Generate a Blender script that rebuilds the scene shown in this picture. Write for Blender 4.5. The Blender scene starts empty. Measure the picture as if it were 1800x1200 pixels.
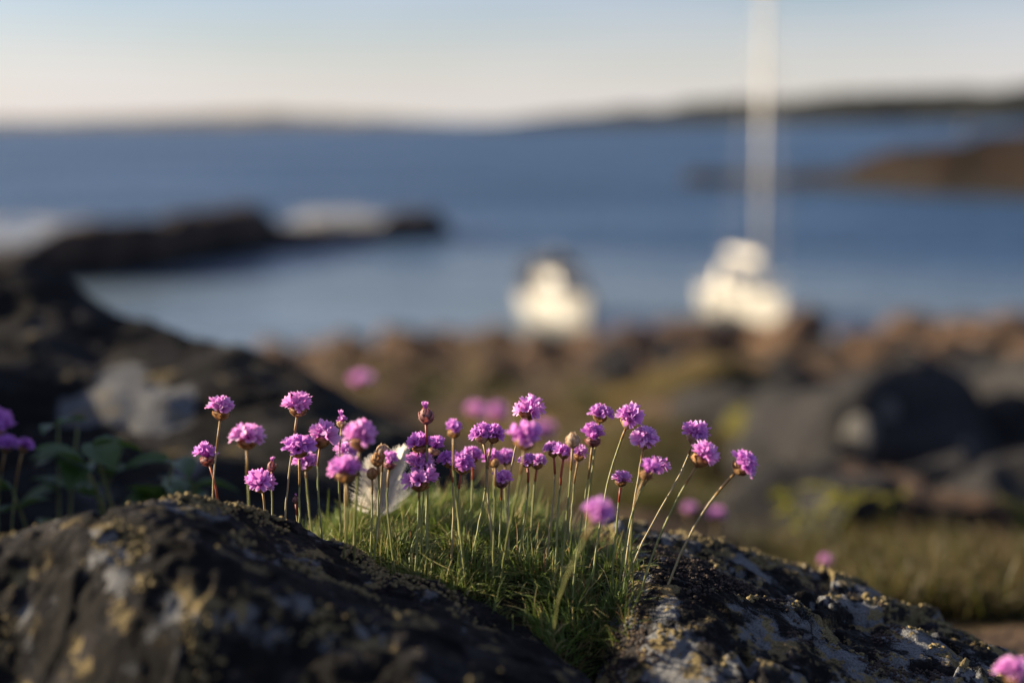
import bpy, bmesh, math, random
import numpy as np
from mathutils import Vector, Matrix, Quaternion

random.seed(11)
rng = np.random.default_rng(11)
sc = bpy.context.scene
COL = sc.collection

# ------------------------------------------------------------------ camera
EYE = 7.0                     # camera height above the sea
FPX = 2500.0                  # focal length in photograph pixels (50 mm on 36 mm / 1800)
PITCH = math.atan((600 - 213) / FPX)
ROLL = math.radians(0.45)
F = Vector((0, math.cos(PITCH), -math.sin(PITCH)))
_U = Vector((0, math.sin(PITCH), math.cos(PITCH)))
_R = Vector((1, 0, 0))
R = _R * math.cos(ROLL) - _U * math.sin(ROLL)
U = _U * math.cos(ROLL) + _R * math.sin(ROLL)
CAM = Vector((0, 0, EYE))
cd = bpy.data.cameras.new('camera')
cam = bpy.data.objects.new('camera', cd)
COL.objects.link(cam)
m3 = Matrix((R, U, -F)).transposed()
cam.matrix_world = Matrix.Translation(CAM) @ m3.to_4x4()
cd.lens = 50
cd.sensor_width = 36
cd.clip_start = 0.05
cd.clip_end = 60000
cd.dof.use_dof = True
cd.dof.focus_distance = 1.0
cd.dof.aperture_fstop = 2.1
sc.camera = cam

# ------------------------------------------------------------------ sky, sun, exposure
SUN_AZ = math.radians(79)      # measured from the view direction towards the left
SUN_EL = math.radians(19)
w = bpy.data.worlds.new('World')
sc.world = w
w.use_nodes = True
wn, wl = w.node_tree.nodes, w.node_tree.links
wn.clear()
sky = wn.new('ShaderNodeTexSky')
sky.sky_type = 'NISHITA'
sky.sun_disc = False
sky.sun_elevation = SUN_EL
sky.sun_rotation = -SUN_AZ
sky.altitude = 0
sky.air_density = 0.9
sky.dust_density = 1.1
sky.ozone_density = 2.6
bg = wn.new('ShaderNodeBackground')
bg.inputs['Strength'].default_value = 0.050
wo = wn.new('ShaderNodeOutputWorld')
# thin high cloud veil drawn over the whole sky
tc = wn.new('ShaderNodeTexCoord')
mp = wn.new('ShaderNodeMapping')
mp.inputs['Scale'].default_value = (2.0, 2.0, 9.0)
mp.inputs['Rotation'].default_value = (0.0, 0.12, 0.0)
cn = wn.new('ShaderNodeTexNoise')
cn.inputs['Scale'].default_value = 1.6
cn.inputs['Detail'].default_value = 6
cr = wn.new('ShaderNodeMapRange')
cr.inputs['From Min'].default_value = 0.30
cr.inputs['From Max'].default_value = 0.78
cr.inputs['To Max'].default_value = 0.24
mx = wn.new('ShaderNodeMixRGB')
mx.inputs['Color2'].default_value = (7.4, 6.9, 7.4, 1)
wl.new(tc.outputs['Generated'], mp.inputs['Vector'])
wl.new(mp.outputs['Vector'], cn.inputs['Vector'])
wl.new(cn.outputs['Fac'], cr.inputs['Value'])
wl.new(cr.outputs['Result'], mx.inputs['Fac'])
wb = wn.new('ShaderNodeMixRGB')          # white balance of the evening sky
wb.blend_type = 'MULTIPLY'
wb.inputs['Fac'].default_value = 1.0
wb.inputs['Color2'].default_value = (1.02, 0.985, 1.06, 1)
sz = wn.new('ShaderNodeSeparateXYZ')      # summer haze low over the sea, all round the horizon
hz = wn.new('ShaderNodeMapRange')
hz.interpolation_type = 'SMOOTHSTEP'
hz.inputs['From Min'].default_value = -0.02
hz.inputs['From Max'].default_value = 0.10
hz.inputs['To Min'].default_value = 0.72
hz.inputs['To Max'].default_value = 0.0
hm = wn.new('ShaderNodeMixRGB')
hm.inputs['Color2'].default_value = (6.5, 6.35, 5.45, 1)
wl.new(tc.outputs['Generated'], sz.inputs[0])
wl.new(sz.outputs['Z'], hz.inputs['Value'])
wl.new(hz.outputs['Result'], hm.inputs['Fac'])
wl.new(sky.outputs['Color'], hm.inputs['Color1'])
wl.new(hm.outputs['Color'], mx.inputs['Color1'])
wl.new(mx.outputs['Color'], wb.inputs['Color1'])
wl.new(wb.outputs['Color'], bg.inputs['Color'])
wl.new(bg.outputs['Background'], wo.inputs['Surface'])

SUN_DIR = Vector((-math.sin(SUN_AZ) * math.cos(SUN_EL), math.cos(SUN_AZ) * math.cos(SUN_EL), math.sin(SUN_EL)))
sl = bpy.data.lights.new('sun', 'SUN')
sl.energy = 5.0
sl.angle = math.radians(0.53)
sl.color = (1.0, 0.83, 0.58)
so = bpy.data.objects.new('sun', sl)
COL.objects.link(so)
so.rotation_euler = SUN_DIR.to_track_quat('Z', 'Y').to_euler()
so.location = (-20, 0, 30)

sc.view_settings.view_transform = 'Standard'
sc.view_settings.look = 'None'
sc.view_settings.gamma = 1
sc.view_settings.exposure = 1.5
sc.view_settings.use_curve_mapping = False
sc.render.engine = 'CYCLES'
sc.cycles.use_denoising = True
sc.cycles.max_bounces = 6
sc.cycles.transparent_max_bounces = 4
sc.cycles.caustics_reflective = False
sc.cycles.caustics_refractive = False
sc.cycles.sample_clamp_indirect = 6


# ------------------------------------------------------------------ helpers
def P(px, py, d):
    """a point at depth d metres from the lens, laid out from a survey of the photograph (1800 x 1200)"""
    return CAM + d * (F + R * ((px - 900) / FPX) + U * ((600 - py) / FPX))


def on_level(px, d, z):
    """the point at depth d, column px, whose height is z"""
    a = CAM + d * (F + R * ((px - 900) / FPX))
    t = (z - a.z) / U.z
    return a + U * t


def tag(o, label=None, cat=None, group=None, kind=None):
    if label: o['label'] = label
    if cat: o['category'] = cat
    if group: o['group'] = group
    if kind: o['kind'] = kind
    return o


def empty(name, loc=(0, 0, 0), parent=None):
    o = bpy.data.objects.new(name, None)
    COL.objects.link(o)
    o.location = loc
    o.empty_display_size = 0.01
    if parent: o.parent = parent
    return o


def mesh_np(name, v, f, mat=None, smooth=True, attrs=None):
    """v (n,3) float, f list of (k,4)/(k,3) int arrays"""
    me = bpy.data.meshes.new(name)
    v = np.asarray(v, dtype=np.float32)
    if not isinstance(f, (list, tuple)): f = [f]
    f = [np.asarray(a, dtype=np.int32) for a in f if len(a)]
    me.vertices.add(len(v))
    me.vertices.foreach_set('co', v.ravel())
    nl = sum(a.size for a in f)
    npoly = sum(len(a) for a in f)
    me.loops.add(nl)
    me.polygons.add(npoly)
    me.loops.foreach_set('vertex_index', np.concatenate([a.ravel() for a in f]))
    st, cur = [], 0
    for a in f:
        k = a.shape[1]
        st.append(cur + np.arange(len(a)) * k)
        cur += a.size
    me.polygons.foreach_set('loop_start', np.concatenate(st).astype(np.int32))
    me.update(calc_edges=True)
    me.validate()
    if smooth:
        me.polygons.foreach_set('use_smooth', np.ones(len(me.polygons), dtype=bool))
    for k, val in (attrs or {}).items():
        val = np.asarray(val, dtype=np.float32)
        if val.ndim == 1:
            at = me.attributes.new(k, 'FLOAT', 'POINT')
            at.data.foreach_set('value', val)
        else:
            at = me.attributes.new(k, 'FLOAT_COLOR', 'POINT')
            c = np.ones((len(val), 4), dtype=np.float32)
            c[:, :3] = val
            at.data.foreach_set('color', c.ravel())
    if mat: me.materials.append(mat)
    return me


def obj(name, me, parent=None, loc=None):
    o = bpy.data.objects.new(name, me)
    COL.objects.link(o)
    if parent: o.parent = parent
    if loc is not None: o.location = loc
    return o


class MB:
    """collects pieces of one mesh"""
    def __init__(s):
        s.v, s.q, s.t, s.n, s.a = [], [], [], 0, []

    def add(s, v, q=None, t=None, a=None):
        v = np.asarray(v, float).reshape(-1, 3)
        if q is not None and len(q): s.q.append(np.asarray(q, int) + s.n)
        if t is not None and len(t): s.t.append(np.asarray(t, int) + s.n)
        s.v.append(v)
        if a is not None: s.a.append(np.broadcast_to(np.asarray(a, float), (len(v), len(a) if np.ndim(a) else 1)))
        s.n += len(v)

    def box(s, c, size, rot=None):
        sx, sy, sz = [k / 2 for k in size]
        v = [Vector((x * sx, y * sy, z * sz)) for x in (-1, 1) for y in (-1, 1) for z in (-1, 1)]
        if rot is not None: v = [rot @ p for p in v]
        v = [tuple(Vector(c) + p) for p in v]
        s.add(v, [(0, 1, 3, 2), (4, 6, 7, 5), (0, 4, 5, 1), (2, 3, 7, 6), (0, 2, 6, 4), (1, 5, 7, 3)])

    def tube(s, pts, rad, n=8, cap=True):
        pts = [Vector(p) for p in pts]
        if not hasattr(rad, '__len__'): rad = [rad] * len(pts)
        V, ref = [], None
        for i, p in enumerate(pts):
            t = (pts[min(i + 1, len(pts) - 1)] - pts[max(i - 1, 0)]).normalized()
            if ref is None:
                ref = t.orthogonal().normalized()
            ref = (ref - t * ref.dot(t)).normalized()
            b = t.cross(ref)
            for k in range(n):
                a = 2 * math.pi * k / n
                V.append(p + (ref * math.cos(a) + b * math.sin(a)) * rad[i])
        Q = []
        for i in range(len(pts) - 1):
            for k in range(n):
                Q.append((i * n + k, i * n + (k + 1) % n, (i + 1) * n + (k + 1) % n, (i + 1) * n + k))
        T = []
        if cap:
            e = len(V)
            V += [pts[0], pts[-1]]
            L = (len(pts) - 1) * n
            for k in range(n):
                T.append((e, (k + 1) % n, k))
                T.append((e + 1, L + k, L + (k + 1) % n))
        s.add([tuple(p) for p in V], Q, T)

    def mesh(s, name, mat, smooth=True, aname=None):
        f = []
        if s.q: f.append(np.concatenate(s.q))
        if s.t: f.append(np.concatenate(s.t))
        at = None
        if aname and s.a: 
            A = np.concatenate(s.a)
            at = {aname: A[:, 0] if A.shape[1] == 1 else A}
        return mesh_np(name, np.concatenate(s.v), f, mat, smooth, at)


# numpy gradient noise -------------------------------------------------
_perm = np.concatenate([np.random.default_rng(5).permutation(256)] * 3)
_grad = np.random.default_rng(6).normal(size=(256, 3))
_grad /= np.linalg.norm(_grad, axis=1)[:, None]


def noise3(x, y, z):
    x, y, z = np.broadcast_arrays(np.asarray(x, float), np.asarray(y, float), np.asarray(z, float))
    xi, yi, zi = np.floor(x).astype(int), np.floor(y).astype(int), np.floor(z).astype(int)
    xf, yf, zf = x - xi, y - yi, z - zi
    xi, yi, zi = xi & 255, yi & 255, zi & 255
    fu = lambda t: t * t * t * (t * (t * 6 - 15) + 10)
    u, v, ww = fu(xf), fu(yf), fu(zf)
    out = 0
    for a in (0, 1):
        for b in (0, 1):
            for c in (0, 1):
                h = _perm[_perm[_perm[(xi + a) & 255] + ((yi + b) & 255)] + ((zi + c) & 255)]
                g = _grad[h]
                dot = g[..., 0] * (xf - a) + g[..., 1] * (yf - b) + g[..., 2] * (zf - c)
                out = out + dot * (u if a else 1 - u) * (v if b else 1 - v) * (ww if c else 1 - ww)
    return out


def fbm(x, y, z=0.0, octv=4, gain=0.5, lac=2.03):
    s, a = 0, 1.0
    for i in range(octv):
        s = s + a * noise3(x + 13.7 * i, y - 7.1 * i, np.asarray(z) + 3.3 * i)
        x, y, z, a = x * lac, y * lac, np.asarray(z) * lac, a * gain
    return s


def ss(a, b, t):
    t = np.clip((np.asarray(t) - a) / (b - a), 0, 1)
    return t * t * (3 - 2 * t)


def softplus(t):
    return np.where(t > 20, t, np.log1p(np.exp(np.clip(t, -40, 20))))


def grid_faces(nx, ny):
    i, j = np.meshgrid(np.arange(nx - 1), np.arange(ny - 1))
    a = (j * nx + i).ravel()
    return np.stack([a, a + 1, a + nx + 1, a + nx], 1)


# ------------------------------------------------------------------ material helpers
def new_mat(name):
    m = bpy.data.materials.new(name)
    m.use_nodes = True
    nt = m.node_tree
    nt.nodes.clear()
    return m, nt.nodes, nt.links


class NT:
    def __init__(s, name):
        s.m, s.n, s.l = new_mat(name)
        s.out = s.n.new('ShaderNodeOutputMaterial')

    def node(s, t, **kw):
        n = s.n.new(t)
        for k, v in kw.items():
            if k in n.inputs: s.set(n.inputs[k], v)
            else: setattr(n, k, v)
        return n

    def set(s, inp, v):
        if hasattr(v, 'is_output') or isinstance(v, bpy.types.NodeSocket): s.l.new(v, inp)
        else: inp.default_value = v

    def coord(s, scale=1.0, kind='Object'):
        t = s.n.new('ShaderNodeTexCoord')
        mp = s.n.new('ShaderNodeMapping')
        mp.inputs['Scale'].default_value = (scale,) * 3 if not hasattr(scale, '__len__') else scale
        s.l.new(t.outputs[kind], mp.inputs['Vector'])
        return mp.outputs['Vector']

    def noise(s, scale, detail=4, rough=0.55, vec=None, dist=0.0):
        n = s.n.new('ShaderNodeTexNoise')
        n.inputs['Scale'].default_value = scale
        n.inputs['Detail'].default_value = detail
        n.inputs['Roughness'].default_value = rough
        n.inputs['Distortion'].default_value = dist
        if vec is not None: s.l.new(vec, n.inputs['Vector'])
        return n.outputs['Fac']

    def ramp(s, fac, a, b, lo=0.0, hi=1.0):
        n = s.n.new('ShaderNodeMapRange')
        n.interpolation_type = 'SMOOTHSTEP'
        s.set(n.inputs['Value'], fac)
        n.inputs['From Min'].default_value = a
        n.inputs['From Max'].default_value = b
        n.inputs['To Min'].default_value = lo
        n.inputs['To Max'].default_value = hi
        return n.outputs['Result']

    def mix(s, fac, a, b, mode='MIX'):
        n = s.n.new('ShaderNodeMixRGB')
        n.blend_type = mode
        for k, v in (('Fac', fac), ('Color1', a), ('Color2', b)):
            if isinstance(v, tuple) and len(v) == 3: v = v + (1,)
            s.set(n.inputs[k], v)
        return n.outputs['Color']

    def math(s, op, a, b=0.0):
        n = s.n.new('ShaderNodeMath')
        n.operation = op
        s.set(n.inputs[0], a)
        s.set(n.inputs[1], b)
        return n.outputs[0]

    def attr(s, name, out='Fac'):
        n = s.n.new('ShaderNodeAttribute')
        n.attribute_name = name
        return n.outputs[out]

    def bump(s, h, strength, dist):
        n = s.n.new('ShaderNodeBump')
        n.inputs['Strength'].default_value = strength
        n.inputs['Distance'].default_value = dist
        s.l.new(h, n.inputs['Height'])
        return n.outputs['Normal']

    def principled(s, col, rough=0.8, normal=None, spec=0.3, **kw):
        b = s.n.new('ShaderNodeBsdfPrincipled')
        if isinstance(col, tuple) and len(col) == 3: col = col + (1,)
        s.set(b.inputs['Base Color'], col)
        s.set(b.inputs['Roughness'], rough)
        b.inputs['Specular IOR Level'].default_value = spec
        for k, v in kw.items(): s.set(b.inputs[k], v)
        if normal is not None: s.l.new(normal, b.inputs['Normal'])
        return b.outputs[0]

    def done(s, surf):
        s.l.new(surf, s.out.inputs['Surface'])
        return s.m


def leafy(name, col, trans_col, t=0.4, rough=0.5, spec=0.25):
    """thin plant tissue: diffuse and gloss on the lit side, colour shining through from behind"""
    k = NT(name)
    c = col(k) if callable(col) else col
    tcol = trans_col(k) if callable(trans_col) else trans_col
    p = k.principled(c, rough, spec=spec)
    tr = k.n.new('ShaderNodeBsdfTranslucent')
    if isinstance(tcol, tuple): tcol = tcol + (1,)
    k.set(tr.inputs['Color'], tcol)
    ms = k.n.new('ShaderNodeMixShader')
    ms.inputs[0].default_value = t
    k.l.new(p, ms.inputs[1])
    k.l.new(tr.outputs[0], ms.inputs[2])
    return k.done(ms.outputs[0])


def near_rock_mat(name):
    """granite crusted with white, ochre and black lichen; the crusts' outlines come with the mesh"""
    k = NT(name)
    v = k.coord()
    fine = k.noise(900, 3, 0.6, v)
    mid = k.noise(160, 5, 0.65, v)
    base = k.mix(k.ramp(mid, 0.35, 0.65), (0.006, 0.006, 0.008), (0.030, 0.027, 0.027))
    wm = k.ramp(k.math('ADD', k.attr('white'), k.math('MULTIPLY', k.math('SUBTRACT', mid, 0.5), 0.9)), 0.46, 0.54)
    wcol = k.mix(k.ramp(fine, 0.35, 0.6), (0.06, 0.062, 0.068), (0.17, 0.174, 0.18))
    c = k.mix(wm, base, wcol)
    om = k.ramp(k.math('ADD', k.attr('ochre'), k.math('MULTIPLY', k.math('SUBTRACT', k.noise(240, 4, 0.6, v), 0.5), 1.0)), 0.48, 0.56)
    ocol = k.mix(k.ramp(fine, 0.3, 0.7), (0.075, 0.055, 0.024), (0.26, 0.205, 0.105))
    c = k.mix(om, c, ocol)
    vo = k.n.new('ShaderNodeTexVoronoi')
    vo.inputs['Scale'].default_value = 420
    k.l.new(v, vo.inputs['Vector'])
    bm = k.ramp(k.math('ADD', k.attr('black'), k.math('MULTIPLY', k.math('SUBTRACT', fine, 0.5), 1.2)), 0.45, 0.6)
    c = k.mix(bm, c, (0.006, 0.0055, 0.0055))
    h = k.math('ADD', k.math('MULTIPLY', fine, 0.5), k.math('ADD', mid, k.math('MULTIPLY', vo.outputs['Distance'], 0.35)))
    return k.done(k.principled(c, 0.93, k.bump(h, 0.9, 0.0022), spec=0.15))


def far_rock_mat(name, c1, c2, c3, scale, wet=0.0):
    k = NT(name)
    v = k.coord()
    n1 = k.noise(scale, 6, 0.6, v)
    n2 = k.noise(scale * 4.3, 5, 0.65, v)
    c = k.mix(k.ramp(n1, 0.38, 0.6), c1, c2)
    c = k.mix(k.ramp(n2, 0.52, 0.68), c, c3)
    if wet:
        g = k.n.new('ShaderNodeNewGeometry')
        sx = k.n.new('ShaderNodeSeparateXYZ')
        k.l.new(g.outputs['Position'], sx.inputs[0])
        band = k.ramp(k.math('ADD', sx.outputs['Z'], k.math('MULTIPLY', k.math('SUBTRACT', n1, 0.5), 1.0)), wet * 0.6, wet, 1, 0)
        c = k.mix(band, c, (0.012, 0.011, 0.011))     # black tide-line lichen
    return k.done(k.principled(c, 0.9, k.bump(k.math('ADD', n1, n2), 0.7, 0.25 / scale), spec=0.2))


M = {}
M['rock'] = near_rock_mat('lichen_granite')
M['lichen_tuft'] = leafy('lichen_tuft', lambda k: k.mix(k.ramp(k.noise(500, 2, 0.5, k.coord()), 0.3, 0.7), (0.10, 0.08, 0.038), (0.30, 0.24, 0.13)), (0.30, 0.25, 0.12), 0.15, 0.9, 0.1)
M['lichen_dark'] = leafy('lichen_dark', (0.045, 0.03, 0.022), (0.05, 0.03, 0.02), 0.1, 0.7, 0.3)
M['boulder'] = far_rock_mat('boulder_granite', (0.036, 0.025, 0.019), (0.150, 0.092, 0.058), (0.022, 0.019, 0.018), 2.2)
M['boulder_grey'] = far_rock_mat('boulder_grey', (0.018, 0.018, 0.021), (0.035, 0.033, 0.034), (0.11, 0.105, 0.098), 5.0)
M['skerry'] = far_rock_mat('skerry_rock', (0.022, 0.017, 0.015), (0.085, 0.058, 0.044), (0.016, 0.014, 0.014), 0.6, wet=1.0)
M['spit'] = far_rock_mat('spit_rock', (0.004, 0.003, 0.0025), (0.020, 0.010, 0.0055), (0.004, 0.0035, 0.003), 0.35, wet=1.6)
M['hill_near'] = far_rock_mat('wooded_hill', (0.012, 0.015, 0.015), (0.026, 0.028, 0.023), (0.042, 0.037, 0.031), 0.02)
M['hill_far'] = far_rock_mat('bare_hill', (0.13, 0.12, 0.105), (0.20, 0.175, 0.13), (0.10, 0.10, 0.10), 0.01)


def ground_mat():
    k = NT('heath_ground')
    v = k.coord()
    big = k.noise(0.55, 5, 0.6, v)
    mid = k.noise(2.7, 6, 0.62, v)
    fin = k.noise(26, 5, 0.65, v)
    rock = k.mix(k.ramp(fin, 0.35, 0.65), (0.020, 0.0145, 0.0115), (0.105, 0.069, 0.046))
    rock = k.mix(k.ramp(mid, 0.55, 0.7), rock, (0.026, 0.024, 0.024))
    grass = k.mix(k.ramp(mid, 0.35, 0.65), (0.026, 0.024, 0.009), (0.115, 0.082, 0.022))
    c = k.mix(k.ramp(k.math('ADD', big, k.math('MULTIPLY', k.math('SUBTRACT', mid, 0.5), 0.5)), 0.38, 0.50), grass, rock)
    near = k.ramp(k.attr('soil'), 0.4, 0.6)
    c = k.mix(near, c, (0.020, 0.017, 0.010))
    h = k.math('ADD', mid, k.math('MULTIPLY', fin, 0.3))
    return k.done(k.principled(c, 0.95, k.bump(h, 0.8, 0.08), spec=0.1))


M['ground'] = ground_mat()


def water_mat():
    k = NT('sea_water')
    g = k.n.new('ShaderNodeNewGeometry')
    mp = k.n.new('ShaderNodeMapping')
    mp.inputs['Scale'].default_value = (0.55, 1.0, 1.0)
    k.l.new(g.outputs['Position'], mp.inputs['Vector'])
    v = mp.outputs['Vector']
    sx = k.n.new('ShaderNodeSeparateXYZ')
    k.l.new(g.outputs['Position'], sx.inputs[0])
    h = k.math('ADD', k.noise(0.35, 6, 0.6, v, 0.4), k.math('MULTIPLY', k.noise(2.2, 4, 0.6, v, 0.3), 0.25))
    # the cove is sheltered and calm, the open water outside is choppy
    open_w = k.ramp(k.math('ADD', sx.outputs['Y'], k.math('MULTIPLY', sx.outputs['X'], 0.55)), 42, 105, 0.03, 1.0)
    b = k.n.new('ShaderNodeBump')
    b.inputs['Distance'].default_value = 1.1
    k.l.new(open_w, b.inputs['Strength'])
    k.l.new(h, b.inputs['Height'])
    col = k.mix(k.ramp(open_w, 0.05, 0.9), (0.085, 0.120, 0.155), (0.009, 0.046, 0.118))
    mp2 = k.n.new('ShaderNodeMapping')
    mp2.inputs['Scale'].default_value = (0.010, 0.055, 1.0)
    k.l.new(g.outputs['Position'], mp2.inputs['Vector'])
    streak = k.noise(1.0, 5, 0.6, mp2.outputs['Vector'], 0.6)          # wind bands
    rough = k.math('ADD', k.ramp(open_w, 0.05, 1.0, 0.06, 0.30), k.math('MULTIPLY', k.ramp(streak, 0.40, 0.60), 0.34))
    return k.done(k.principled(col, rough, b.outputs['Normal'], spec=0.5, IOR=1.5))


M['water'] = water_mat()

# ------------------------------------------------------------------ the setting
# sea: one sheet out to the horizon
S = 30000
me = mesh_np('sea', [(-S, 20, 0), (S, 20, 0), (S, S, 0), (-S, S, 0)], [[(0, 1, 2, 3)]], M['water'], False)
tag(obj('water', me), kind='structure')

# headland under and in front of the camera
_dd = np.array([-8, 0.0, 0.7, 1.0, 1.3, 2.0, 3.0, 5.0, 8.0, 12, 20, 30, 40, 44, 48, 60])
_dz = np.array([.45, .46, .44, .44, .50, .64, .86, 1.19, 1.70, 2.36, 3.58, 5.12, 6.35, 6.95, 7.6, 9.5])


def hollow(x, y):
    """the turf-filled pocket between the two near rocks"""
    return np.exp(-((np.asarray(x) + 0.06) / 0.165) ** 4 - ((np.asarray(y) - 1.02) / 0.25) ** 4)


def ground_z(x, y, detail=True):
    x, y = np.asarray(x, float), np.asarray(y, float)
    d = np.interp(y, _dd, _dz)
    d = d + 0.5 * ss(0, -8, x) * ss(15, 44, y) + ss(10, 30, np.abs(x)) * 0.4
    h = hollow(x, y)
    d = d * (1 - h) + h * (0.309 + 0.06 * ss(0.97, 0.78, y))
    z = EYE - d
    if detail:
        amp = ss(1.3, 6, y)
        z = z + amp * (0.42 * fbm(x * 0.9, y * 0.9, 1.0, 5) + 0.30 * ss(6, 25, y) * fbm(x * 0.25, y * 0.25, 4.0, 3))
        z = z + 0.010 * fbm(x * 9, y * 9, 2.0, 3)
    return z


nx, ny = 300, 420
u = np.linspace(-1, 1, nx)
xs = np.sign(u) * 0.35 * (np.exp(np.abs(u) * 5.0) - 1)
t = np.linspace(0, 1, ny)
ys = np.concatenate([np.linspace(-8, 0.5, 30)[:-1], 0.5 + 0.55 * (np.exp(np.linspace(0, 1, ny - 29) * 4.65) - 1)])
X, Y = np.meshgrid(xs, ys)
Zg = ground_z(X, Y)
soil = np.clip(hollow(X, Y) * 1.5, 0, 1)
me = mesh_np('ground', np.stack([X, Y, Zg], -1).reshape(-1, 3), grid_faces(nx, len(ys)), M['ground'], True, {'soil': soil.ravel()})
tag(obj('ground', me), kind='structure')


# ---- far hills
def ridge(name, x0, x1, y0, depth, hf, mat, nx=240, ny=10):
    xs = np.linspace(x0, x1, nx)
    t = np.linspace(0, 1, ny)
    X, T = np.meshgrid(xs, t)
    prof = np.sin(T * math.pi) ** 0.6
    Z = hf(X) * prof * (1 + 0.25 * fbm(X * 0.011, T * 3, 2, 3)) - 1.5
    Y = y0 + depth * T + 60 * fbm(X * 0.004, T, 9, 3)
    me = mesh_np(name, np.stack([X, Y, Z], -1).reshape(-1, 3), grid_faces(nx, ny), mat)
    return tag(obj(name, me), kind='structure')


ridge('hills', -60, 1500, 1900, 500,
      lambda X: 1.5 + np.interp(X, [-60, 20, 150, 350, 520, 680, 800, 1500], [0, 10, 20, 36, 43, 45, 58, 66]) * (1 + 0.16 * fbm(X * 0.02, 0.0, 1.0, 4)), M['hill_near'])
ridge('hills', -2600, 400, 3900, 700,
      lambda X: 1.5 + np.interp(X, [-2600, -1400, -1000, -750, -420, -150, 250, 400], [30, 22, 32, 40, 24, 8, 6, 0]) * (1 + 0.14 * fbm(X * 0.01, 3.0, 1.0, 4)), M['hill_far'])


# ------------------------------------------------------------------ near rocks
def lichen_fields(x, y, z, seed, white=0.0, ochre=0.0, black=0.0):
    wv = 0.5 + white + 1.1 * fbm(x * 23, y * 23, z * 23 + seed, 5, 0.6)
    ov = 0.5 + ochre + 1.0 * fbm(x * 42 + 9, y * 42, z * 42 + seed * 2, 4, 0.6)
    bv = 0.5 + black + 1.0 * fbm(x * 33 - 5, y * 33, z * 33 + seed * 3, 4, 0.6)
    return wv, ov, bv


def crest_table(rows):
    pts = [P(*r) for r in rows]
    pts.sort(key=lambda p: p.x)
    return np.array([p.x for p in pts]), np.array([p.y for p in pts]), np.array([p.z for p in pts])


def rock_mesh(name, xr, yr, n, zf, fields, mat):
    xs, ys = np.linspace(*xr, n[0]), np.linspace(*yr, n[1])
    X, Y = np.meshgrid(xs, ys)
    Z = zf(X, Y)
    wv, ov, bv = fields(X, Y, Z)
    return mesh_np(name, np.stack([X, Y, Z], -1).reshape(-1, 3), grid_faces(*n), mat, True,
                   {'white': wv.ravel(), 'ochre': ov.ravel(), 'black': bv.ravel()})


def crust(x, y, seed, k=1.0):
    """relief of a weathered lichen-grown granite surface"""
    z = 0.018 * fbm(x * 6, y * 6, seed, 3)
    z = z + 0.0055 * fbm(x * 24, y * 24, seed + 5, 4, 0.55)
    r = fbm(x * 80, y * 80, seed + 9, 4, 0.6)
    z = z + k * 0.0030 * r
    z = z + k * 0.0026 * np.maximum(0, noise3(x * 190, y * 190, seed)) * ss(-.1, .25, fbm(x * 21, y * 21, seed + 1, 2))
    c = np.abs(fbm(x * 4 + 1.3, y * 9 + 2 * x, seed + 4, 3))
    z = z - 0.010 * np.exp(-(c / 0.022) ** 2)            # joints
    s_ = fbm(x * 11 + 3 * y, y * 13 - 4 * x, seed + 6, 3)
    z = z + 0.0035 * ss(-.012, .012, s_)                 # spalled flakes
    return z


# rock in front, left: flat top reaching towards the lens, falling away to the right
A_x, A_y, A_z = crest_table([(-500, 905, .85), (-150, 905, .85), (0, 903, .84), (130, 885, .86), (300, 870, .90), (430, 880, .94),
                             (500, 908, .95), (600, 952, .96), (700, 990, .96), (770, 1006, .955), (850, 1052, .94),
                             (950, 1112, .91), (1060, 1205, .86), (1200, 1400, .80)])


def zA(x, y):
    yc, zc = np.interp(x, A_x, A_y), np.interp(x, A_x, A_z)
    yn = np.interp(x, [-.5, -.27, -.15, -.03, .1], [.765, .755, .715, .665, .64])
    jig = 0.02 * fbm(x * 9, y * 0 + 3.0, 8.0, 3)
    z = zc - 0.9 * 0.018 * softplus((y - yc - jig - .012) / 0.018) - 2.6 * 0.03 * softplus((yn - y + 0.2 * jig + 0.03 * fbm(x * 5, y * 5, 12.0, 2)) / 0.03)
    z = z + 0.028 * ss(0.04, 0.26, yc - y)
    return np.maximum(z + crust(x, y, 3.0) , EYE - 0.62)


def fA(x, y, z):
    wv, ov, bv = lichen_fields(x, y, z, 1.7, -0.32, -0.22, 0.08)
    return wv, ov, bv


me = rock_mesh('lichen_rock', (-.62, .16), (.42, 1.05), (420, 330), zA, fA, M['rock'])
rockA = tag(obj('lichen_rock', me), 'blurred dark lichen-crusted rock slab filling the lower left corner in front of the flowers', 'rock')

# rock on the right behind the tuft, sloping down to the right
B_x, B_y, B_z = crest_table([(760, 960, 1.15), (900, 930, 1.17), (1000, 905, 1.17), (1080, 893, 1.18), (1200, 908, 1.2), (1300, 945, 1.2),
                             (1400, 985, 1.2), (1500, 1020, 1.18), (1600, 1050, 1.16), (1700, 1085, 1.13), (1800, 1120, 1.1), (2000, 1200, 1.08), (2300, 1330, 1.05)])


def zB(x, y):
    yc, zc = np.interp(x, B_x, B_y), np.interp(x, B_x, B_z)
    jig = 0.02 * fbm(x * 8, y * 0 + 1.0, 2.0, 3)
    z = zc - 0.8 * 0.03 * softplus((y - yc - jig) / 0.03) - 0.15 * 0.03 * softplus((0.95 - y) / 0.03)
    z = z - 0.8 * 0.02 * softplus((0.072 - x - 0.1 * (y - 1.0)) / 0.02)      # left edge dips under the turf
    z = z - 0.6 * 0.03 * softplus((0.62 - y) / 0.03)
    step = 0.010 * (ss(-0.02, 0.02, fbm(x * 4 + 2 * y, y * 5 - x * 6, 7.0, 3)))
    return z + step + crust(x, y, 21.0)


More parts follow.
